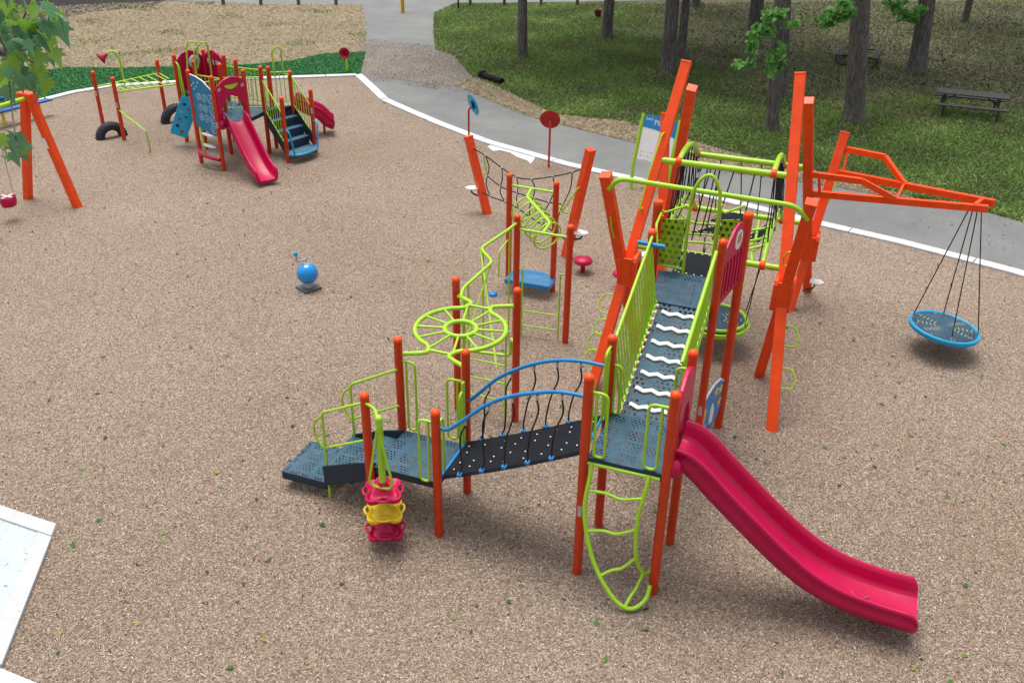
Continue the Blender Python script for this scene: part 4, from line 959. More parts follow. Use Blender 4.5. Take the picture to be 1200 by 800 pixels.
# ==================================================================== small play structure (left, behind), built in place
S2 = thing('small_play_structure', 'smaller red and lime play structure with two crimson slides and blue stairs', 'playground', (-8.9, 27.2, 0), 0)
V2 = lambda q, z: Vector((q[0], q[1], z))
c_, d_, e_, f__ = (-9.3, 26.85), (-8.44, 26.16), (-7.77, 26.97), (-8.63, 27.66)
b2, j2, i2, h2 = (-10.35, 28.85), (-9.52, 28.11), (-9.71, 29.67), (-8.88, 28.96)
g2, k2, l2, n2 = (-8.42, 28.55), (-7.5, 27.82), (-7.2, 28.55), (-6.82, 28.55)
o2 = P(363.5, 104, 1.95); o2 = (o2.x, o2.y); mm = (-6.76, 26.98)
for q, h in ((c_, 2.73), (d_, 2.73), (e_, 2.73), (f__, 2.73), (b2, 2.7), (j2, 2.7), (i2, 2.7), (h2, 2.7), (g2, 2.66), (k2, 2.64), ((-7.42, 28.4), 2.5), (mm, 1.96), (n2, 2.34), (o2, 1.95)):
    post(S2, q[0], q[1], h, .062, world=True, sticker=1.35 if q is d_ else (1.3 if q is o2 else None))
DZ = 1.32
def inset(poly, k=.05):
    c = (sum(q[0] for q in poly)/len(poly), sum(q[1] for q in poly)/len(poly)); return [(q[0]+(c[0]-q[0])*k, q[1]+(c[1]-q[1])*k) for q in poly]
deck(inset([c_, d_, e_, f__]), DZ, S2, world=True); deck(inset([b2, j2, h2, i2]), 1.60, S2, world=True)
deck(inset([j2, f__, g2, h2], .03), DZ-.01, S2, world=True); deck([f__, e_, k2, (-7.42, 28.4), g2], DZ-.02, S2, world=True)
deck([k2, n2, (-7.42, 28.4)], DZ-.03, S2, world=True)
# stairs
kk, nn_ = Vector((*k2, 0)), Vector((*n2, 0)); m0, o0 = Vector((*mm, 0)), Vector((*o2, 0))
for i in range(4):
    t0, t1 = i/4, (i+1)/4; z = DZ-.04-(i+1)*.26
    a, b, c, d = (kk.lerp(m0, t0), kk.lerp(m0, t1), nn_.lerp(o0, t1), nn_.lerp(o0, t0))
    stp = MB().poly3([q.lerp((a+b+c+d)/4, .03)+Vector((0, 0, z)) for q in (a, b, c, d)], .03).build('stair_tread', 'teal_top', S2, True) if i or paint('teal_top', (.075, .17, .245), .5, .15, dirt=.3) else None
    mid = (a+d)/2; MB().beam(a.lerp(d, .04)+Vector((0, 0, z+.10)), a.lerp(d, .96)+Vector((0, 0, z+.10)), .02, .26).build('riser', 'teal_side', stp, True)
for a, b in ((kk, m0), (nn_, o0)):
    MB().beam(a.lerp(b, .0)+Vector((0, 0, DZ-.22)), b+Vector((0, 0, .35)), .03, .3).build('stringer', 'teal_side', S2, True)
    fence(a+Vector((0, 0, DZ-.05)), b+Vector((0, 0, .42)), .08, .98 if a is kk else .95, 8, S2, .022, .012, True)
# landing pad
dirs = (m0-kk).normalized(); la = [m0+dirs*.02, m0+dirs*.30+(o0-m0)*.15, m0+dirs*.40+(o0-m0)*.5, m0+dirs*.30+(o0-m0)*.85, o0+dirs*.02]
ld = MB().poly3([q+Vector((0, 0, .26)) for q in la], .05).build('landing', 'teal_top', S2, True)
MB().tube(catmull([q+Vector((0, 0, .24)) for q in la], 5), .035, 8).build('rim', 'cyan', ld, True)
for a in (m0, o0): MB().tube(fillet([a+Vector((0, 0, 1.0)), a+dirs*.25+Vector((0, 0, .98)), a+dirs*.30+(o0-m0)*(.1 if a is m0 else -.1)+Vector((0, 0, .25))], .15), .028, 8).build('hand_loop', 'cyan', S2, True)
# walkway rails
fence(V2(h2, DZ), V2((-7.42, 28.4), DZ), .10, 1.02, 11, S2, .022, .012, True); fence(V2(f__, DZ), V2(k2, DZ), .10, .98, 9, S2, .022, .012, True)
fence(V2(c_, DZ), V2(f__, DZ), .10, .95, 6, S2, .022, .012, True); fence(V2(j2, DZ), V2(f__, DZ), .10, .95, 7, S2, .022, .012, True)
fence(V2((-7.42, 28.4), DZ), V2(n2, DZ), .10, .98, 5, S2, .02, .012, True)
# number panel with rings, pods and crimson bar between the two front posts
cv, dvv = Vector((*c_, 0)), Vector((*d_, 0)); ud = (dvv-cv).normalized(); ul = (dvv-cv).length; fn = ud.cross(Vector((0, 0, 1)))
if fn.y > 0: fn = -fn
np_ = MB().prism([(.06, 1.10), (ul-.06, .98), (ul-.06, 2.28), (ul*.6, 2.5), (ul*.3, 2.58), (.06, 2.6)], cv, ud, (0, 0, 1), .03).build('number_panel', 'panel_blue', S2, True) if paint('panel_blue', (.012, .21, .40), .45, dirt=.15) else None
MB().tube([cv+ud*x+Vector((0, 0, z)) for x, z in ((ul-.06, .98), (ul-.06, 2.28), (ul*.6, 2.5), (ul*.3, 2.58), (.06, 2.6))], .02, 6).build('panel_edge', 'sign_white', np_, True)
for row, (zr, xs_) in enumerate(((2.02, (.36, .58, .84)), (1.72, (.36, .58, .84)), (1.44, (.36, .58, .84)), (1.16, (.84,)))):
    for x in xs_:
        r1_ = .118 if x > .7 else (.10 if x > .5 else .09)
        cc = cv+ud*(x*ul)+Vector((0, 0, zr+(.0 if x < .7 else .02)))+fn*.02
        MB().ring(cc, r1_, .0075, 18, fn, 5).build('number_ring', 'pale_blue', np_, True) if (MATS.get('pale_blue') or paint('pale_blue', (.55, .75, .85), .5, dirt=.0)) else None
        MB().ring(cc, r1_*.40, .006, 12, fn, 5).build('number_mark', 'pale_blue', np_, True)
m = MB()
for x, z in ((.2, 2.38), (.3, 2.3), (.2, 2.22), (.38, 2.42), (.1, 2.3)): m.prism(circ(.03, 6), cv+ud*(x*ul)+Vector((0, 0, z))+fn*.02, ud, (0, 0, 1), .006)
m.build('mark', 'pale_blue', np_, True)
MB().tube(catmull([cv+ud*(.05+ul*.9*t)+Vector((0, 0, .42-.10*t))+fn*(.05+.14*math.sin(math.pi*t)) for t in np.linspace(0, 1, 7)], 4), .055, 9).build('foot_bar', 'pink', S2, True)
gpl = MB().tube([cv+ud*.22+Vector((0, 0, 1.15)), cv+ud*.30+Vector((0, 0, .2))], .03, 8).build('pod_pole', 'green', S2, True)
for z in (.95, .62):
    q = cv+ud*.55+Vector((0, 0, z)); MB().loft([[q+ud*x*.30+fn*(.1*math.sin(a)*(1-x*x)**.5)+Vector((0, 0, .045*math.cos(a)*(1-x*x)**.5)) for a in np.linspace(0, 2*math.pi, 9)[:-1]] for x in (-.999, -.85, -.5, 0, .5, .85, .999)]).build('leaf_pod', 'white', gpl, True)
# front slide with hood
dv3, ev3 = Vector((*d_, 0)), Vector((*e_, 0)); wd = (ev3-dv3).normalized(); wl = (ev3-dv3).length
hood2 = [(.03, DZ-.1), (.03, DZ+.95), (.10, DZ+1.1), (.3, DZ+1.24), (.55, DZ+1.30), (.8, DZ+1.26), (wl-.03, DZ+1.12), (wl-.03, DZ-.1), (wl-.18, DZ-.1), (wl-.18, DZ+.45), (wl-.3, DZ+.68), (wl/2, DZ+.78), (.3, DZ+.68), (.18, DZ+.45), (.18, DZ-.1)]
hd2 = MB().prism(hood2, dv3+wd.cross(Vector((0, 0, 1)))*.05, wd, (0, 0, 1), .07).build('slide_hood', 'pink', S2, True, bev=.02)
hf = wd.cross(Vector((0, 0, 1)))
MB().prism([(.36+.22*math.cos(a)+.18, DZ+1.02+.06*math.sin(a)+.05*(math.cos(a)**2)) for a in np.linspace(0, 2*math.pi, 17)[:-1]], dv3+hf*.088, wd, (0, 0, 1), .008).build('hood_slot', 'green', hd2, True)
for x in (.14, wl-.14): MB().prism([(x-.05, DZ+.95), (x+.05, DZ+.97), (x+.05, DZ+1.06), (x-.05, DZ+1.03)], dv3+hf*.088, wd, (0, 0, 1), .008).build('hood_slot', 'straw_light', hd2, True) if MATS.get('straw_light') or paint('straw_light', (.5, .42, .3), .7) else None
for x in (.08, wl-.08): MB().lathe([(.06, -.12), (.10, -.08), (.10, .04), (.06, .12), (.001, .13)], dv3+wd*x+hf*.09+Vector((0, 0, DZ+.02)), n=12).build('hood_foot', 'pink', S2, True)
s0 = (dv3+ev3)/2+hf*.08; s_end = P(313, 210, .18); s_end.z = 0
sdir = (s_end-s0); 
slide([s0+sdir*t+Vector((0, 0, z)) for t, z in ((0, DZ+.02), (.06, DZ), (.16, DZ-.14), (.34, DZ-.42), (.56, DZ-.76), (.74, DZ-.98), (.86, .24), (.95, .19), (1.03, .16))], .56, S2, .30, True)
# rear slide
a, b = P(343, 120, 1.05), P(391, 147, .25)
slide([a, a.lerp(b, .1), a.lerp(b, .35)-Vector((0, 0, .0)), a.lerp(b, .6)+Vector((0, 0, .06)), a.lerp(b, .8)-Vector((0, 0, .04)), b], .6, S2, .3, True)
MB().beam(a.lerp(b, .75), a.lerp(b, .75)*1-Vector((0, 0, .8)), .06, .06).build('slide_foot', 'dark_red', S2, True)
# crimson panels on the rear tower
for (qa, qb, slots) in ((i2, h2, 1), (b2, i2, 0)):
    A_, B_ = Vector((*qa, 0)), Vector((*qb, 0)); u_ = (B_-A_).normalized(); l_ = (B_-A_).length
    pn = MB().prism([(.04, DZ+.1), (.04, DZ+1.15), (l_*.25, DZ+1.36), (l_*.5, DZ+1.42), (l_*.75, DZ+1.34), (l_-.04, DZ+1.15), (l_-.04, DZ+.1)], A_, u_, (0, 0, 1), .05).build('crimson_panel', 'pink', S2, True, bev=.015)
    nf = u_.cross(Vector((0, 0, 1)))
    if nf.y > 0: nf = -nf
    if slots:
        for x, w_ in ((.25, .12), (.5, .08), (.75, .3)): MB().prism([(l_*x-w_/2, DZ+1.0), (l_*x+w_/2, DZ+.97), (l_*x+w_/2, DZ+1.1), (l_*x-w_/2, DZ+1.13)], A_+nf*.03, u_, (0, 0, 1), .008).build('panel_slot', 'straw_light', pn, True)
    else:
        MB().lathe([(.20, -.02), (.20, .02), (.14, .03)], A_+u_*l_*.62+Vector((0, 0, DZ+1.05))+nf*.05, nf, n=22).build('bubble_ring', 'lilac', pn, True)
        MB().sphere(A_+u_*l_*.62+Vector((0, 0, DZ+1.05))+nf*.06, .11, 14).build('bubble', 'purple', pn, True) if paint('purple', (.07, .03, .2), .15, dirt=0) else None
# tall entry hoops
for pts in ([P(220, 88, DZ+1.0), P(218.5, 53, DZ+1.85), P(222, 48.5, DZ+1.98), P(231, 51, DZ+1.9), P(232, 80, DZ+1.1)], [P(231, 95, DZ+.8), P(227, 60, DZ+1.7), P(237, 49, DZ+1.98), P(243, 52, DZ+1.9), P(248, 88, DZ+.9)], [P(322, 90, DZ+1.0), P(318, 60, DZ+1.75), P(325, 54, DZ+1.9), P(329, 58, DZ+1.8), P(332, 86.5, DZ+1.05), P(338, 88, DZ+1.0)]):
    MB().tube(fillet(pts, .15), .026, 8).build('entry_hoop', 'green', S2, True)
loopa = Vector((*b2, 0)); ld_ = (Vector((*j2, 0))-loopa).normalized()
MB().tube(fillet([loopa+Vector((0, 0, 2.5)), loopa+ld_*.22+Vector((0, 0, 2.4)), loopa+ld_*.30+Vector((0, 0, DZ+.05))], .12), .026, 8).tube([loopa+ld_*.14+Vector((0, 0, 2.42)), loopa+ld_*.16+Vector((0, 0, DZ+.05))], .022, 8).build('hand_loop', 'green', S2, True)
# overhead ladder to the left
mk1, mk2, ma = Vector((-13.53, 30.25, 0)), Vector((-12.36, 28.92, 0)), Vector((-11.9, 31.55, 0))
for q, h in ((mk1, 1.82), (mk2, 1.97), (ma, 1.92)): post(S2, q.x, q.y, h, .062, world=True, sticker=1.12 if q is not ma else None)
ra0, ra1 = mk1+Vector((.02, 0, 1.32)), ma+Vector((0, 0, 1.47)); rb0, rb1 = mk2+Vector((.05, .05, 1.5)), Vector((*b2, 1.80))
ol = MB().tube([ra0, ra1, ra1+(Vector((*b2, 1.80))-ra1)*.55], .025, 8).build('overhead_ladder', 'green', S2, True); MB().tube([rb0, rb1], .025, 8).build('rail', 'green', ol, True)
for i in range(7):
    t = .18+i*.125; MB().tube([ra0.lerp(ra1, t), rb0.lerp(rb1, t)], .02, 7).build('rung', 'green', ol, True)
q1, q2 = P(170, 147, .9), P(176, 175, 0)
MB().tube(fillet([mk2+Vector((0, 0, .95)), Vector((q1.x, q1.y, .72)), Vector((q2.x, q2.y, -.1))], .15), .024, 8).build('hand_bar', 'green', S2, True)
# blue climbing wall
wz = lambda y: .30+(158-y)/46*1.30
wall_px = [(212.7, 112.5), (222.3, 113.5), (226, 139), (218, 160), (199.6, 154), (204.5, 136)]
paint('wall_cyan', (.008, .44, .78), .42, .06, dirt=.08)
w1 = MB().poly3([P(x, y, wz(y)+.03) for x, y in wall_px][::-1], .06).build('climbing_wall', 'wall_cyan', S2, True)
for i, (x, y) in enumerate(((216, 122), (221, 128), (213, 130.5), (218.5, 137), (210.5, 139), (216, 145.5), (208, 147), (213, 154))):
    MB().lathe([(.055, -.02), (.055, .045), (.03, .05)], P(x, y, wz(y)+.03), (.25, -.75, .6), n=10).build('grip_hole', ('navy', 'dark_red', 'straw_light')[i % 3], w1, True)

# half-buried tyres
def tyre(px0, px1, label, R_=.42):
    a, b = P(*px0), P(*px1); c = (a+b)/2; d = (b-a).normalized(); c.z = 0
    secs = []
    sd_ = d.cross(Vector((0, 0, 1)))
    for i in range(19):
        an = math.pi*(i-1)/16; rad = d*math.cos(an)+Vector((0, 0, 1))*math.sin(an)
        sec = []
        for (r, x) in ((-.13, -.06), (-.10, -.13), (.0, -.16), (.09, -.13), (.12, -.07), (.125, 0), (.12, .07), (.09, .13), (0, .16), (-.10, .13), (-.13, .06), (-.09, 0)): sec.append(rad*(R_+r)+sd_*x)
        secs.append(sec)
    rt = thing('half_tyre', label, 'tyre', c, 0, 'half-buried tyres')
    MB().loft(secs).build('tread', 'tyre_rubber', rt)
    m = MB()
    for i in range(1, 18):
        an = math.pi*(i-.5)/17; rad = d*math.cos(an)+Vector((0, 0, 1))*math.sin(an); tn_ = Vector((0, 0, 1))*math.cos(an)-d*math.sin(an)
        m.beam(rad*(R_+.122)-sd_*.09, rad*(R_+.122)+sd_*.09, .03, .02, rad)
    m.build('tread_block', 'tyre_rubber', rt, kind='stuff')
paint('tyre_rubber', (.018, .022, .032), .6, dirt=.2)
tyre((116, 163.5), (146, 158), 'black half-buried tyre arch between two overhead ladder posts', .36); tyre((196, 144), (220, 139), 'black half-buried tyre arch behind the blue climbing wall', .44)
# talk horns
def horn(px, py, h, hx, hy, label, mirror=False):
    q = P(px, py); rt = thing('talk_horn', label, 'speaking tube', q, 0, 'talk horns')
    if not mirror: MB().tube(fillet([(0, 0, -.2), (0, 0, h-.2), (-.12, -.05, h+.12), (-.30, -.1, h+.12), (-.42, -.14, h+.02)], .15), .04, 9).build('tube', 'green', rt); ax = Vector((-.62, -.5, -.45)); c = Vector((-.42, -.14, h+.02))
    else: MB().tube([(0, 0, -.2), (0, 0, h)], .05, 9).build('tube', 'green', rt); ax = Vector((-.1, -.95, .15)); c = Vector((0, 0, h+.02))
    ax.normalize(); MB().lathe([(.05, -.05), (.07, .05), (.12, .14), (.21, .24), (.22, .26), (.19, .25), (.09, .13), (.04, .06)], c, ax, n=18).build('bell', 'dark_pink', rt)
paint('dark_pink', (.36, .002, .03), .4)
horn(147, 104, 1.25, 0, 0, 'crimson speaking horn on a bent lime tube beyond the overhead ladder'); horn(407, 85, .75, 0, 0, 'crimson speaking horn on a straight lime tube at the kerb corner', True)

# ==================================================================== swing set at the left edge
l0, l1 = P(32, 232), P(92, 243); ap = (l0+l1)/2; apz = 2.78
bd = (P(0, 120.5, 2.72)-P(28, 112, 2.72)); bd.z = 0; bd.normalize()
SW = thing('swing_set', 'orange swing frame of splayed square legs with lime top tube', 'swing frame', ap, 0)
for k in (0, 1):
    o_ = bd*3.6*k
    for l_ in (l0, l1):
        lg = MB().beam(l_+o_-Vector((0, 0, .1)), ap+o_+(l_-ap)*.10+Vector((0, 0, apz)), .18, .18, bd).build('leg', 'orange', SW, True, bev=.012)
        if l_ is l1 and k == 0:
            t_ = (ap+Vector((0, 0, apz))-l1).normalized(); qq = l1+t_*1.75+bd*.097; MB().beam(qq-t_*.13, qq+t_*.13, .09, .008, bd).build('sticker', 'sign_white', lg, True)
    MB().box(ap+o_+Vector((0, 0, apz+.03)), (.46, .26, .22), math.atan2((l1-l0).y, (l1-l0).x)).build('head_bracket', 'orange', SW, True, bev=.03)
MB().tube([ap-bd*.12+Vector((0, 0, apz)), ap+bd*3.7+Vector((0, 0, apz))], .055, 12).build('top_tube', 'green', SW, True)
sc_ = ap+bd*1.32; sc_.z = 0
st_ = thing('bucket_swing', 'crimson bucket swing seat hanging from the lime tube', 'swing', (sc_.x, sc_.y, 0), math.atan2(bd.y, bd.x))
bs = MB(); secs = []
for f_, z in ((.55, .36), (.9, .38), (1.05, .48), (1.06, .62), (.98, .63), (.94, .48), (.8, .42), (.4, .40)):
    secs.append([Vector((math.cos(a)*.20*f_, math.sin(a)*.17*f_, z)) for a in np.linspace(0, 2*math.pi, 17)[:-1]])
bs.loft(secs, True, True, True).build('bucket', 'pink', st_)
MB().tube([(-.2, 0, .62), (.2, 0, .62)], .03, 7).tube([(0, -.17, .62), (0, .17, .62)], .03, 7).build('buckle_strap', 'white', st_)
for x in (-.2, .2): MB().tube([(x, 0, .6), (x*1.05, 0, apz-.05)], .012, 6).build('chain', 'steel', st_)
# blue bench beyond the frame
a, b = P(58, 116.5, .52), P(-60, 145, .52)
bt = thing('blue_bench', 'blue plank bench on yellow legs beside the turf', 'bench', (a.x, a.y, 0), 0); bdv = (b-a).normalized(); bn_ = Vector((-bdv.y, bdv.x, 0))
MB().beam(a, b, .30, .06).build('seat', 'bench_blue', bt, True, bev=.01) if paint('bench_blue', (.01, .10, .36), .45) else None
for t in (.12, .5, .85):
    q = a.lerp(b, t); MB().tube([Vector((q.x, q.y, -.1)), Vector((q.x, q.y, .5))], .045, 8).build('leg', 'yellow', bt, True)
q = a.lerp(b, .42)-bn_*.45
MB().box(Vector((q.x, q.y, .8)), (.5, .35, .10), math.atan2(bdv.y, bdv.x)).build('backrest', 'bench_blue', bt, True, bev=.02); MB().tube([Vector((q.x, q.y, -.05)), Vector((q.x, q.y, .78))], .04, 8).build('leg', 'yellow', bt, True)

# ==================================================================== fence posts, bollard, bucket
def fpost(px, py, lab):
    q = P(px, py); o = MB().box((0, 0, .45), (.16, .16, 1.0)).build('fence_post', 'post_wood', bev=.02); o.location = q; tag(o, lab, 'post', 'wooden posts along the road')
ORD = ('first', 'second', 'third', 'fourth')
for i, px in enumerate((394, 350, 306, 262)): fpost(px, 6, 'weathered wooden post on the straw bank, %s from the yellow bollard' % ORD[i])
for i, px in enumerate((551, 591, 634, 676.5)): fpost(px, 7, 'weathered wooden post at the lawn edge, %s from the thin dark pole' % ORD[i])
q = P(472, 15); o = MB().lathe([(.10, -.2), (.10, .95), (.07, 1.03), (.001, 1.05)], (0, 0, 0), n=14).build('bollard', 'yellow_post'); o.location = q; tag(o, 'yellow steel bollard standing in the middle of the path', 'bollard')
q = P(537, 11); o = MB().lathe([(.045, -.2), (.045, 1.35), (.001, 1.36)], (0, 0, 0), n=10).build('sign_post', 'black_plastic'); o.location = q; tag(o, 'thin dark metal pole at the corner of lawn and path', 'pole')
q = P(700.5, 21); bk = thing('bucket', 'dark red bucket beside a tree trunk on the lawn', 'bucket', q); MB().lathe([(.14, 0), (.19, .38), (.20, .40), (.17, .38), (.13, .03)], (0, 0, 0), n=16).build('body', 'maroon', bk) if paint('maroon', (.13, .008, .012), .5) else None; MB().tube(catmull([(-.19, 0, .38), (-.14, 0, .52), (0, 0, .58), (.14, 0, .52), (.19, 0, .38)], 4), .012, 6).build('handle', 'steel', bk)

# ==================================================================== picnic tables
def picnic(a, b, label, L_=None):
    A_, B_ = P(*a), P(*b); c = (A_+B_)/2; d = (B_-A_).normalized(); rt = thing('picnic_table', label, 'picnic table', c, math.atan2(d.y, d.x), 'picnic tables'); L_ = L_ or (B_-A_).length+.45
    for i in range(5): MB().box((0, -.32+.16*i, .75), (L_, .15, .045)).build('top_plank', 'grey_wood', rt, bev=.006)
    for s_ in (-1, 1):
        for j in (0, 1): MB().box((0, s_*(.66+.14*j), .44), (L_, .13, .045)).build('bench_plank', 'grey_wood', rt, bev=.006)
    for s_ in (-1, 1):
        x = s_*(L_/2-.3)
        fr_ = MB().tube(fillet([(x, -.84, .40), (x, -.80, .03), (x, .80, .03), (x, .84, .40)], .12), .035, 8).build('leg_frame', 'frame_dark', rt)
        MB().tube([(x, -.76, .41), (x, .76, .41)], .03, 7).tube([(x, -.26, .41), (x, -.30, .72)], .03, 7).tube([(x, .26, .41), (x, .30, .72)], .03, 7).build('cross_bar', 'frame_dark', fr_)
        MB().tube([(x, 0, .42), (x*.45, 0, .72)], .022, 6).build('brace', 'frame_dark', fr_)
paint('frame_dark', (.05, .048, .045), .7)
picnic((1100, 131), (1168, 138), 'dark grey picnic table standing in the open away from trunks'); picnic((1003, 76), (1006, 70), 'dark grey picnic table partly hidden behind the thickest trunk', 2.3)

# ==================================================================== trees
def leaf_cloud(name, c, rad, n, size, mat, parent, seed, clumps=34, kind=None):
    r = np.random.default_rng(seed)
    cl = r.normal(size=(clumps, 3)); cl /= np.linalg.norm(cl, axis=1)[:, None]; cl *= (r.uniform(.25, 1, (clumps, 1))**.6)*np.array(rad)
    k = r.integers(0, clumps, n); off_n = r.normal(size=(n, 3))*np.array(rad)*.17
    C3 = np.array(c)+cl[k]+off_n
    n1 = r.normal(size=(n, 3)); n1 /= np.linalg.norm(n1, axis=1)[:, None]; n2 = np.cross(n1, r.normal(size=(n, 3))); n2 /= np.linalg.norm(n2, axis=1)[:, None]
    s_ = r.uniform(size*.5, size, (n, 1))
    return quads(name, mat, C3.astype(np.float32), n1*s_*.5, n2*s_*.32, r.random(n), None, parent)
def tree(px, py, wpx, label, lean=(0, 0), H=15, crown=True, seed=1, crown_r=5.5, sprig=()):
    q = P(px, py); dist = (q-Vector((0, 0, CAMH))).length; r0_ = .74*wpx*dist/1100/2
    rt = thing('tree', label, 'tree', q, 0, 'trees on the lawn'); rr = random.Random(seed)
    zs = [-.2, 0, .12, .3, .6, 1.2, 2.2, 3.6, 5.2, 7, 9, H*.8]
    secs = []; n = 18
    ph = [rr.uniform(0, 6.28) for _ in range(4)]
    for z in zs:
        fl = 1+.34*math.exp(-max(z, 0)/.25); tap = 1-.55*max(0, z)/H
        cx, cy = lean[0]*z+.10*math.sin(z*.45+ph[0])*(z/6), lean[1]*z+.1*math.sin(z*.5+ph[1])*(z/6)
        secs.append([(cx+math.cos(a)*r0_*tap*(fl if True else 1)*(1+.07*math.sin(3*a+ph[2])+(.16*(fl-1))*math.sin(5*a+ph[3])), cy+math.sin(a)*r0_*tap*fl*(1+.07*math.sin(3*a+ph[2])+(.16*(fl-1))*math.sin(5*a+ph[3])), z) for a in np.linspace(0, 2*math.pi, n+1)[:-1]])
    tk = MB().loft(secs).build('trunk', 'bark', rt)
    for i in range(6):
        z = rr.uniform(5.5, 10); a = rr.uniform(0, 6.28); l_ = rr.uniform(2, 4); b = Vector((lean[0]*z, lean[1]*z, z)); d = Vector((math.cos(a), math.sin(a), .55))
        MB().tube([b, b+d*l_*.5+Vector((0, 0, .1)), b+d*l_+Vector((0, 0, .4))], r0_*.32, 7, r2=.03).build('limb', 'bark', tk)
    if crown: leaf_cloud('crown', (lean[0]*10, lean[1]*10, 10.4), (crown_r*.85, crown_r*.85, 3.2), 260 if q.y < 36 else 1900, .5, 'crown_leaf', rt, seed)
    for (sx, sy, dd, rad_, nn) in sprig:
        dr_ = CR*((sx-600)/FPX)+CU*(-(sy-400)/FPX)+_f; t_ = Vector((0, 0, CAMH))+dr_*((q.y-.75)/dr_.y); loc = t_-q; leaf_cloud('sprig', loc, rad_, int(nn*2.6), .22, 'sprig_leaf', rt, seed+9, 14)
        zt = loc.z+.5; MB().tube([(lean[0]*zt, lean[1]*zt, zt), ((loc.x)*.6, loc.y*.6, loc.z+.35), tuple(loc)], .018, 6, r2=.006).build('twig', 'bark', rt)
def depth(px, py): q = P(px, py)-Vector((0, 0, CAMH)); return q.dot(_f)
dT = depth(905, 152); d5 = depth(1000, 142); d6 = depth(1074, 84)
tree(612, 68, 15, 'slender dark trunk standing alone on the lawn near the black pipe', (.0, .0), seed=11)
tree(782, 83, 21, 'broad dark trunk with a thinner trunk close behind it', (.0, 0), seed=12); tree(797, 68, 13, 'thinner trunk close behind the broad dark trunk', (.0, 0), seed=13)
tree(711, 44, 16, 'dark trunk beside the red bucket', (.0, 0), seed=14)
tree(905, 153, 19, 'pale grey trunk with sprigs of young leaves on its lower bole', (-.10, .0), seed=15, sprig=((909, 72, 0, (.30, .3, .62), 90), (893, 36, 0, (.45, .3, .3), 80), (873, 75, 0, (.4, .2, .15), 36), (908, 18, 0, (.4, .3, .2), 60), (928, 28, 0, (.3, .2, .1), 14), (882, 52, 0, (.2, .2, .3), 24)))
tree(914, 112, 17, 'dark trunk directly behind the pale trunk with leaf sprigs', (-.09, 0), seed=16)
tree(1001, 142, 29, 'thickest grey trunk with rough bark in front of a picnic table', (-.11, 0), seed=17, H=17, sprig=((985, 12, 0, (.5, .3, .3), 90), (966, 22, 0, (.4, .3, .25), 50)))
tree(1073, 84, 24, 'dark trunk with a leafy sprig between the two picnic tables', (-.08, 0), seed=18, sprig=((1068, 16, 0, (.6, .3, .35), 110), (1050, 4, 0, (.5, .3, .2), 40)))
tree(882, 52, 20, 'dark leaning trunk further up the shaded lawn', (-.02, 0), seed=19); tree(815, 8, 12, 'far slim trunk near the road behind the lawn', (0, 0), seed=20); tree(1130, 26, 9, 'thin young trunk among the brown leaf litter', (0, 0), seed=21, crown_r=4)
tree(1215, 70, 26, 'dark trunk at the right edge of the leaf litter', (-.01, 0), seed=22)
# maple whose branch hangs into the upper left of the view
mp = thing('maple_tree', 'maple branch with broad lobed green leaves hanging over the swing frame', 'tree', (-6.6, 5.6, 0), 0)
tk = MB().tube(catmull([(0, 0, -.2), (.05, .02, 3), (-.02, .1, 6), (.1, .15, 8.2), (.2, .2, 11)], 5), .24, 12, r2=.10).build('trunk', 'bark', mp)
hub = PD(8, 62, 6.3); base_l = Vector((.08, .14, 7.6)); tipl = hub-Vector((-6.6, 5.6, 0))
br = MB().tube(catmull([base_l, base_l.lerp(tipl, .5)+Vector((0, 0, .25)), tipl], 6), .07, 8, r2=.025).build('branch', 'bark', mp)
lp = [(0, 0), (.10, -.04), (.26, -.10), (.24, .02), (.46, .10), (.34, .20), (.50, .42), (.28, .40), (.20, .48), (.12, .70), (0, 1.0), (-.12, .70), (-.20, .48), (-.28, .40), (-.50, .42), (-.34, .20), (-.46, .10), (-.24, .02), (-.26, -.10), (-.10, -.04)]
lm = []
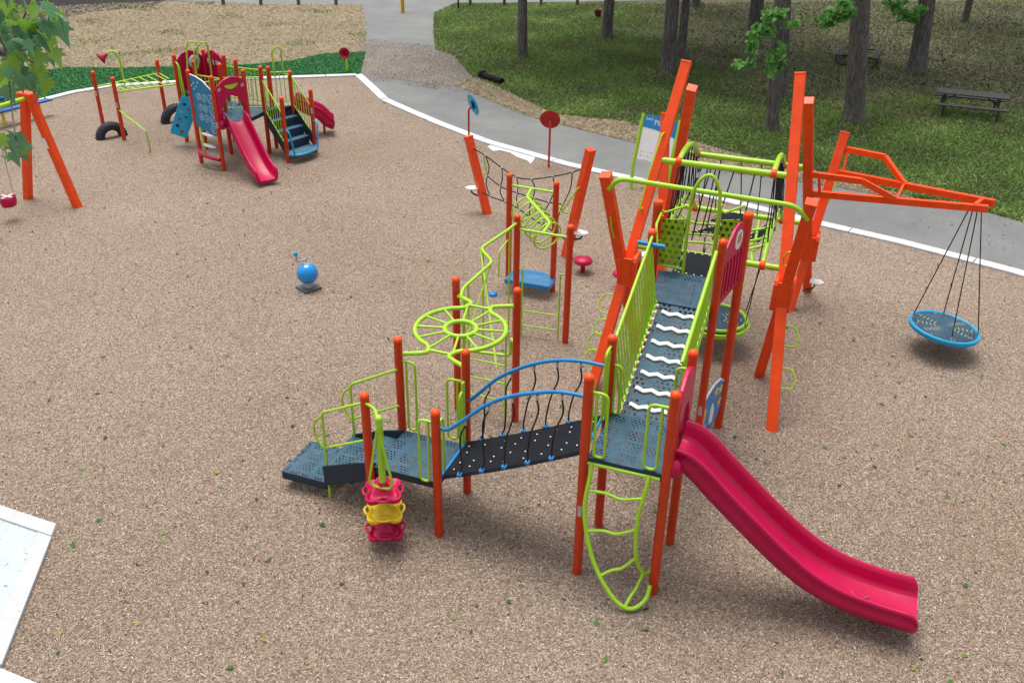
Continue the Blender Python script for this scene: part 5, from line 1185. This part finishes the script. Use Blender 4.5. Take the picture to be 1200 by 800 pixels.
for mt in ('maple_leaf', 'maple_leaf_pale'):
    me = bpy.data.meshes.new('leaf'); me.from_pydata([(x*.9, y, -.14*abs(x)-.16*y*y) for x, y in lp]+[(0, .3, .02)], [], [(i, (i+1) % 20, 20) for i in range(20)]); me.materials.append(MATS[mt]); me.polygons.foreach_set('use_smooth', [True]*20); lm.append(me)
twig_px = [[(8, 62), (25, 60), (45, 50), (55, 30), (58, 14)], [(8, 62), (30, 70), (50, 78), (60, 90)], [(8, 62), (20, 35), (30, 15), (28, 0)], [(8, 62), (10, 90), (14, 130), (20, 172)], [(25, 60), (48, 45), (60, 42)], [(8, 62), (-5, 30), (5, 5)], [(10, 90), (30, 100), (42, 108)]]
lr = random.Random(5); leaves = []
for tw in twig_px:
    pts = [PD(x, y, 6.2+lr.uniform(-.25, .25))-Vector((-6.6, 5.6, 0)) for x, y in tw]
    MB().tube(catmull(pts, 4), .005, 5).build('twig', 'twig', mp)
px_leaves = [(lr.gauss(22, 17), lr.gauss(42, 34)) for _ in range(120)] + [(lr.uniform(30, 68), lr.uniform(2, 60)) for _ in range(12)] + [(38, 92), (55, 96), (20, 88), (30, 82), (8, 108), (66, 20), (70, 24), (58, 8), (62, 48), (68, 45), (50, 66)] + [(8, 156), (17, 170), (27, 176), (14, 182), (4, 168), (2, 186), (10, 164), (22, 180), (30, 170), (6, 178), (18, 160), (-2, 160)]
for (x, y) in px_leaves:
    if y > 112 and not y > 150: continue
    if x > 73 or y > 190: continue
    o = bpy.data.objects.new('leaf', lm[0] if lr.random() < .72 else lm[1]); COL.objects.link(o); o.parent = mp
    q = PD(x, y-4, 6.2+lr.uniform(-.5, .5))-Vector((-6.6, 5.6, 0)); s_ = lr.uniform(.09, .17)
    o.location = q; o.rotation_euler = (math.radians(lr.uniform(-105, -35)), math.radians(lr.uniform(-30, 30)), math.radians(lr.uniform(-65, 65))); o.scale = (s_, s_, s_)
leaf_cloud('crown', (-2.6, -2.2, 11.5), (2.4, 2.4, 2.0), 1300, .22, 'crown_leaf', mp, 77)
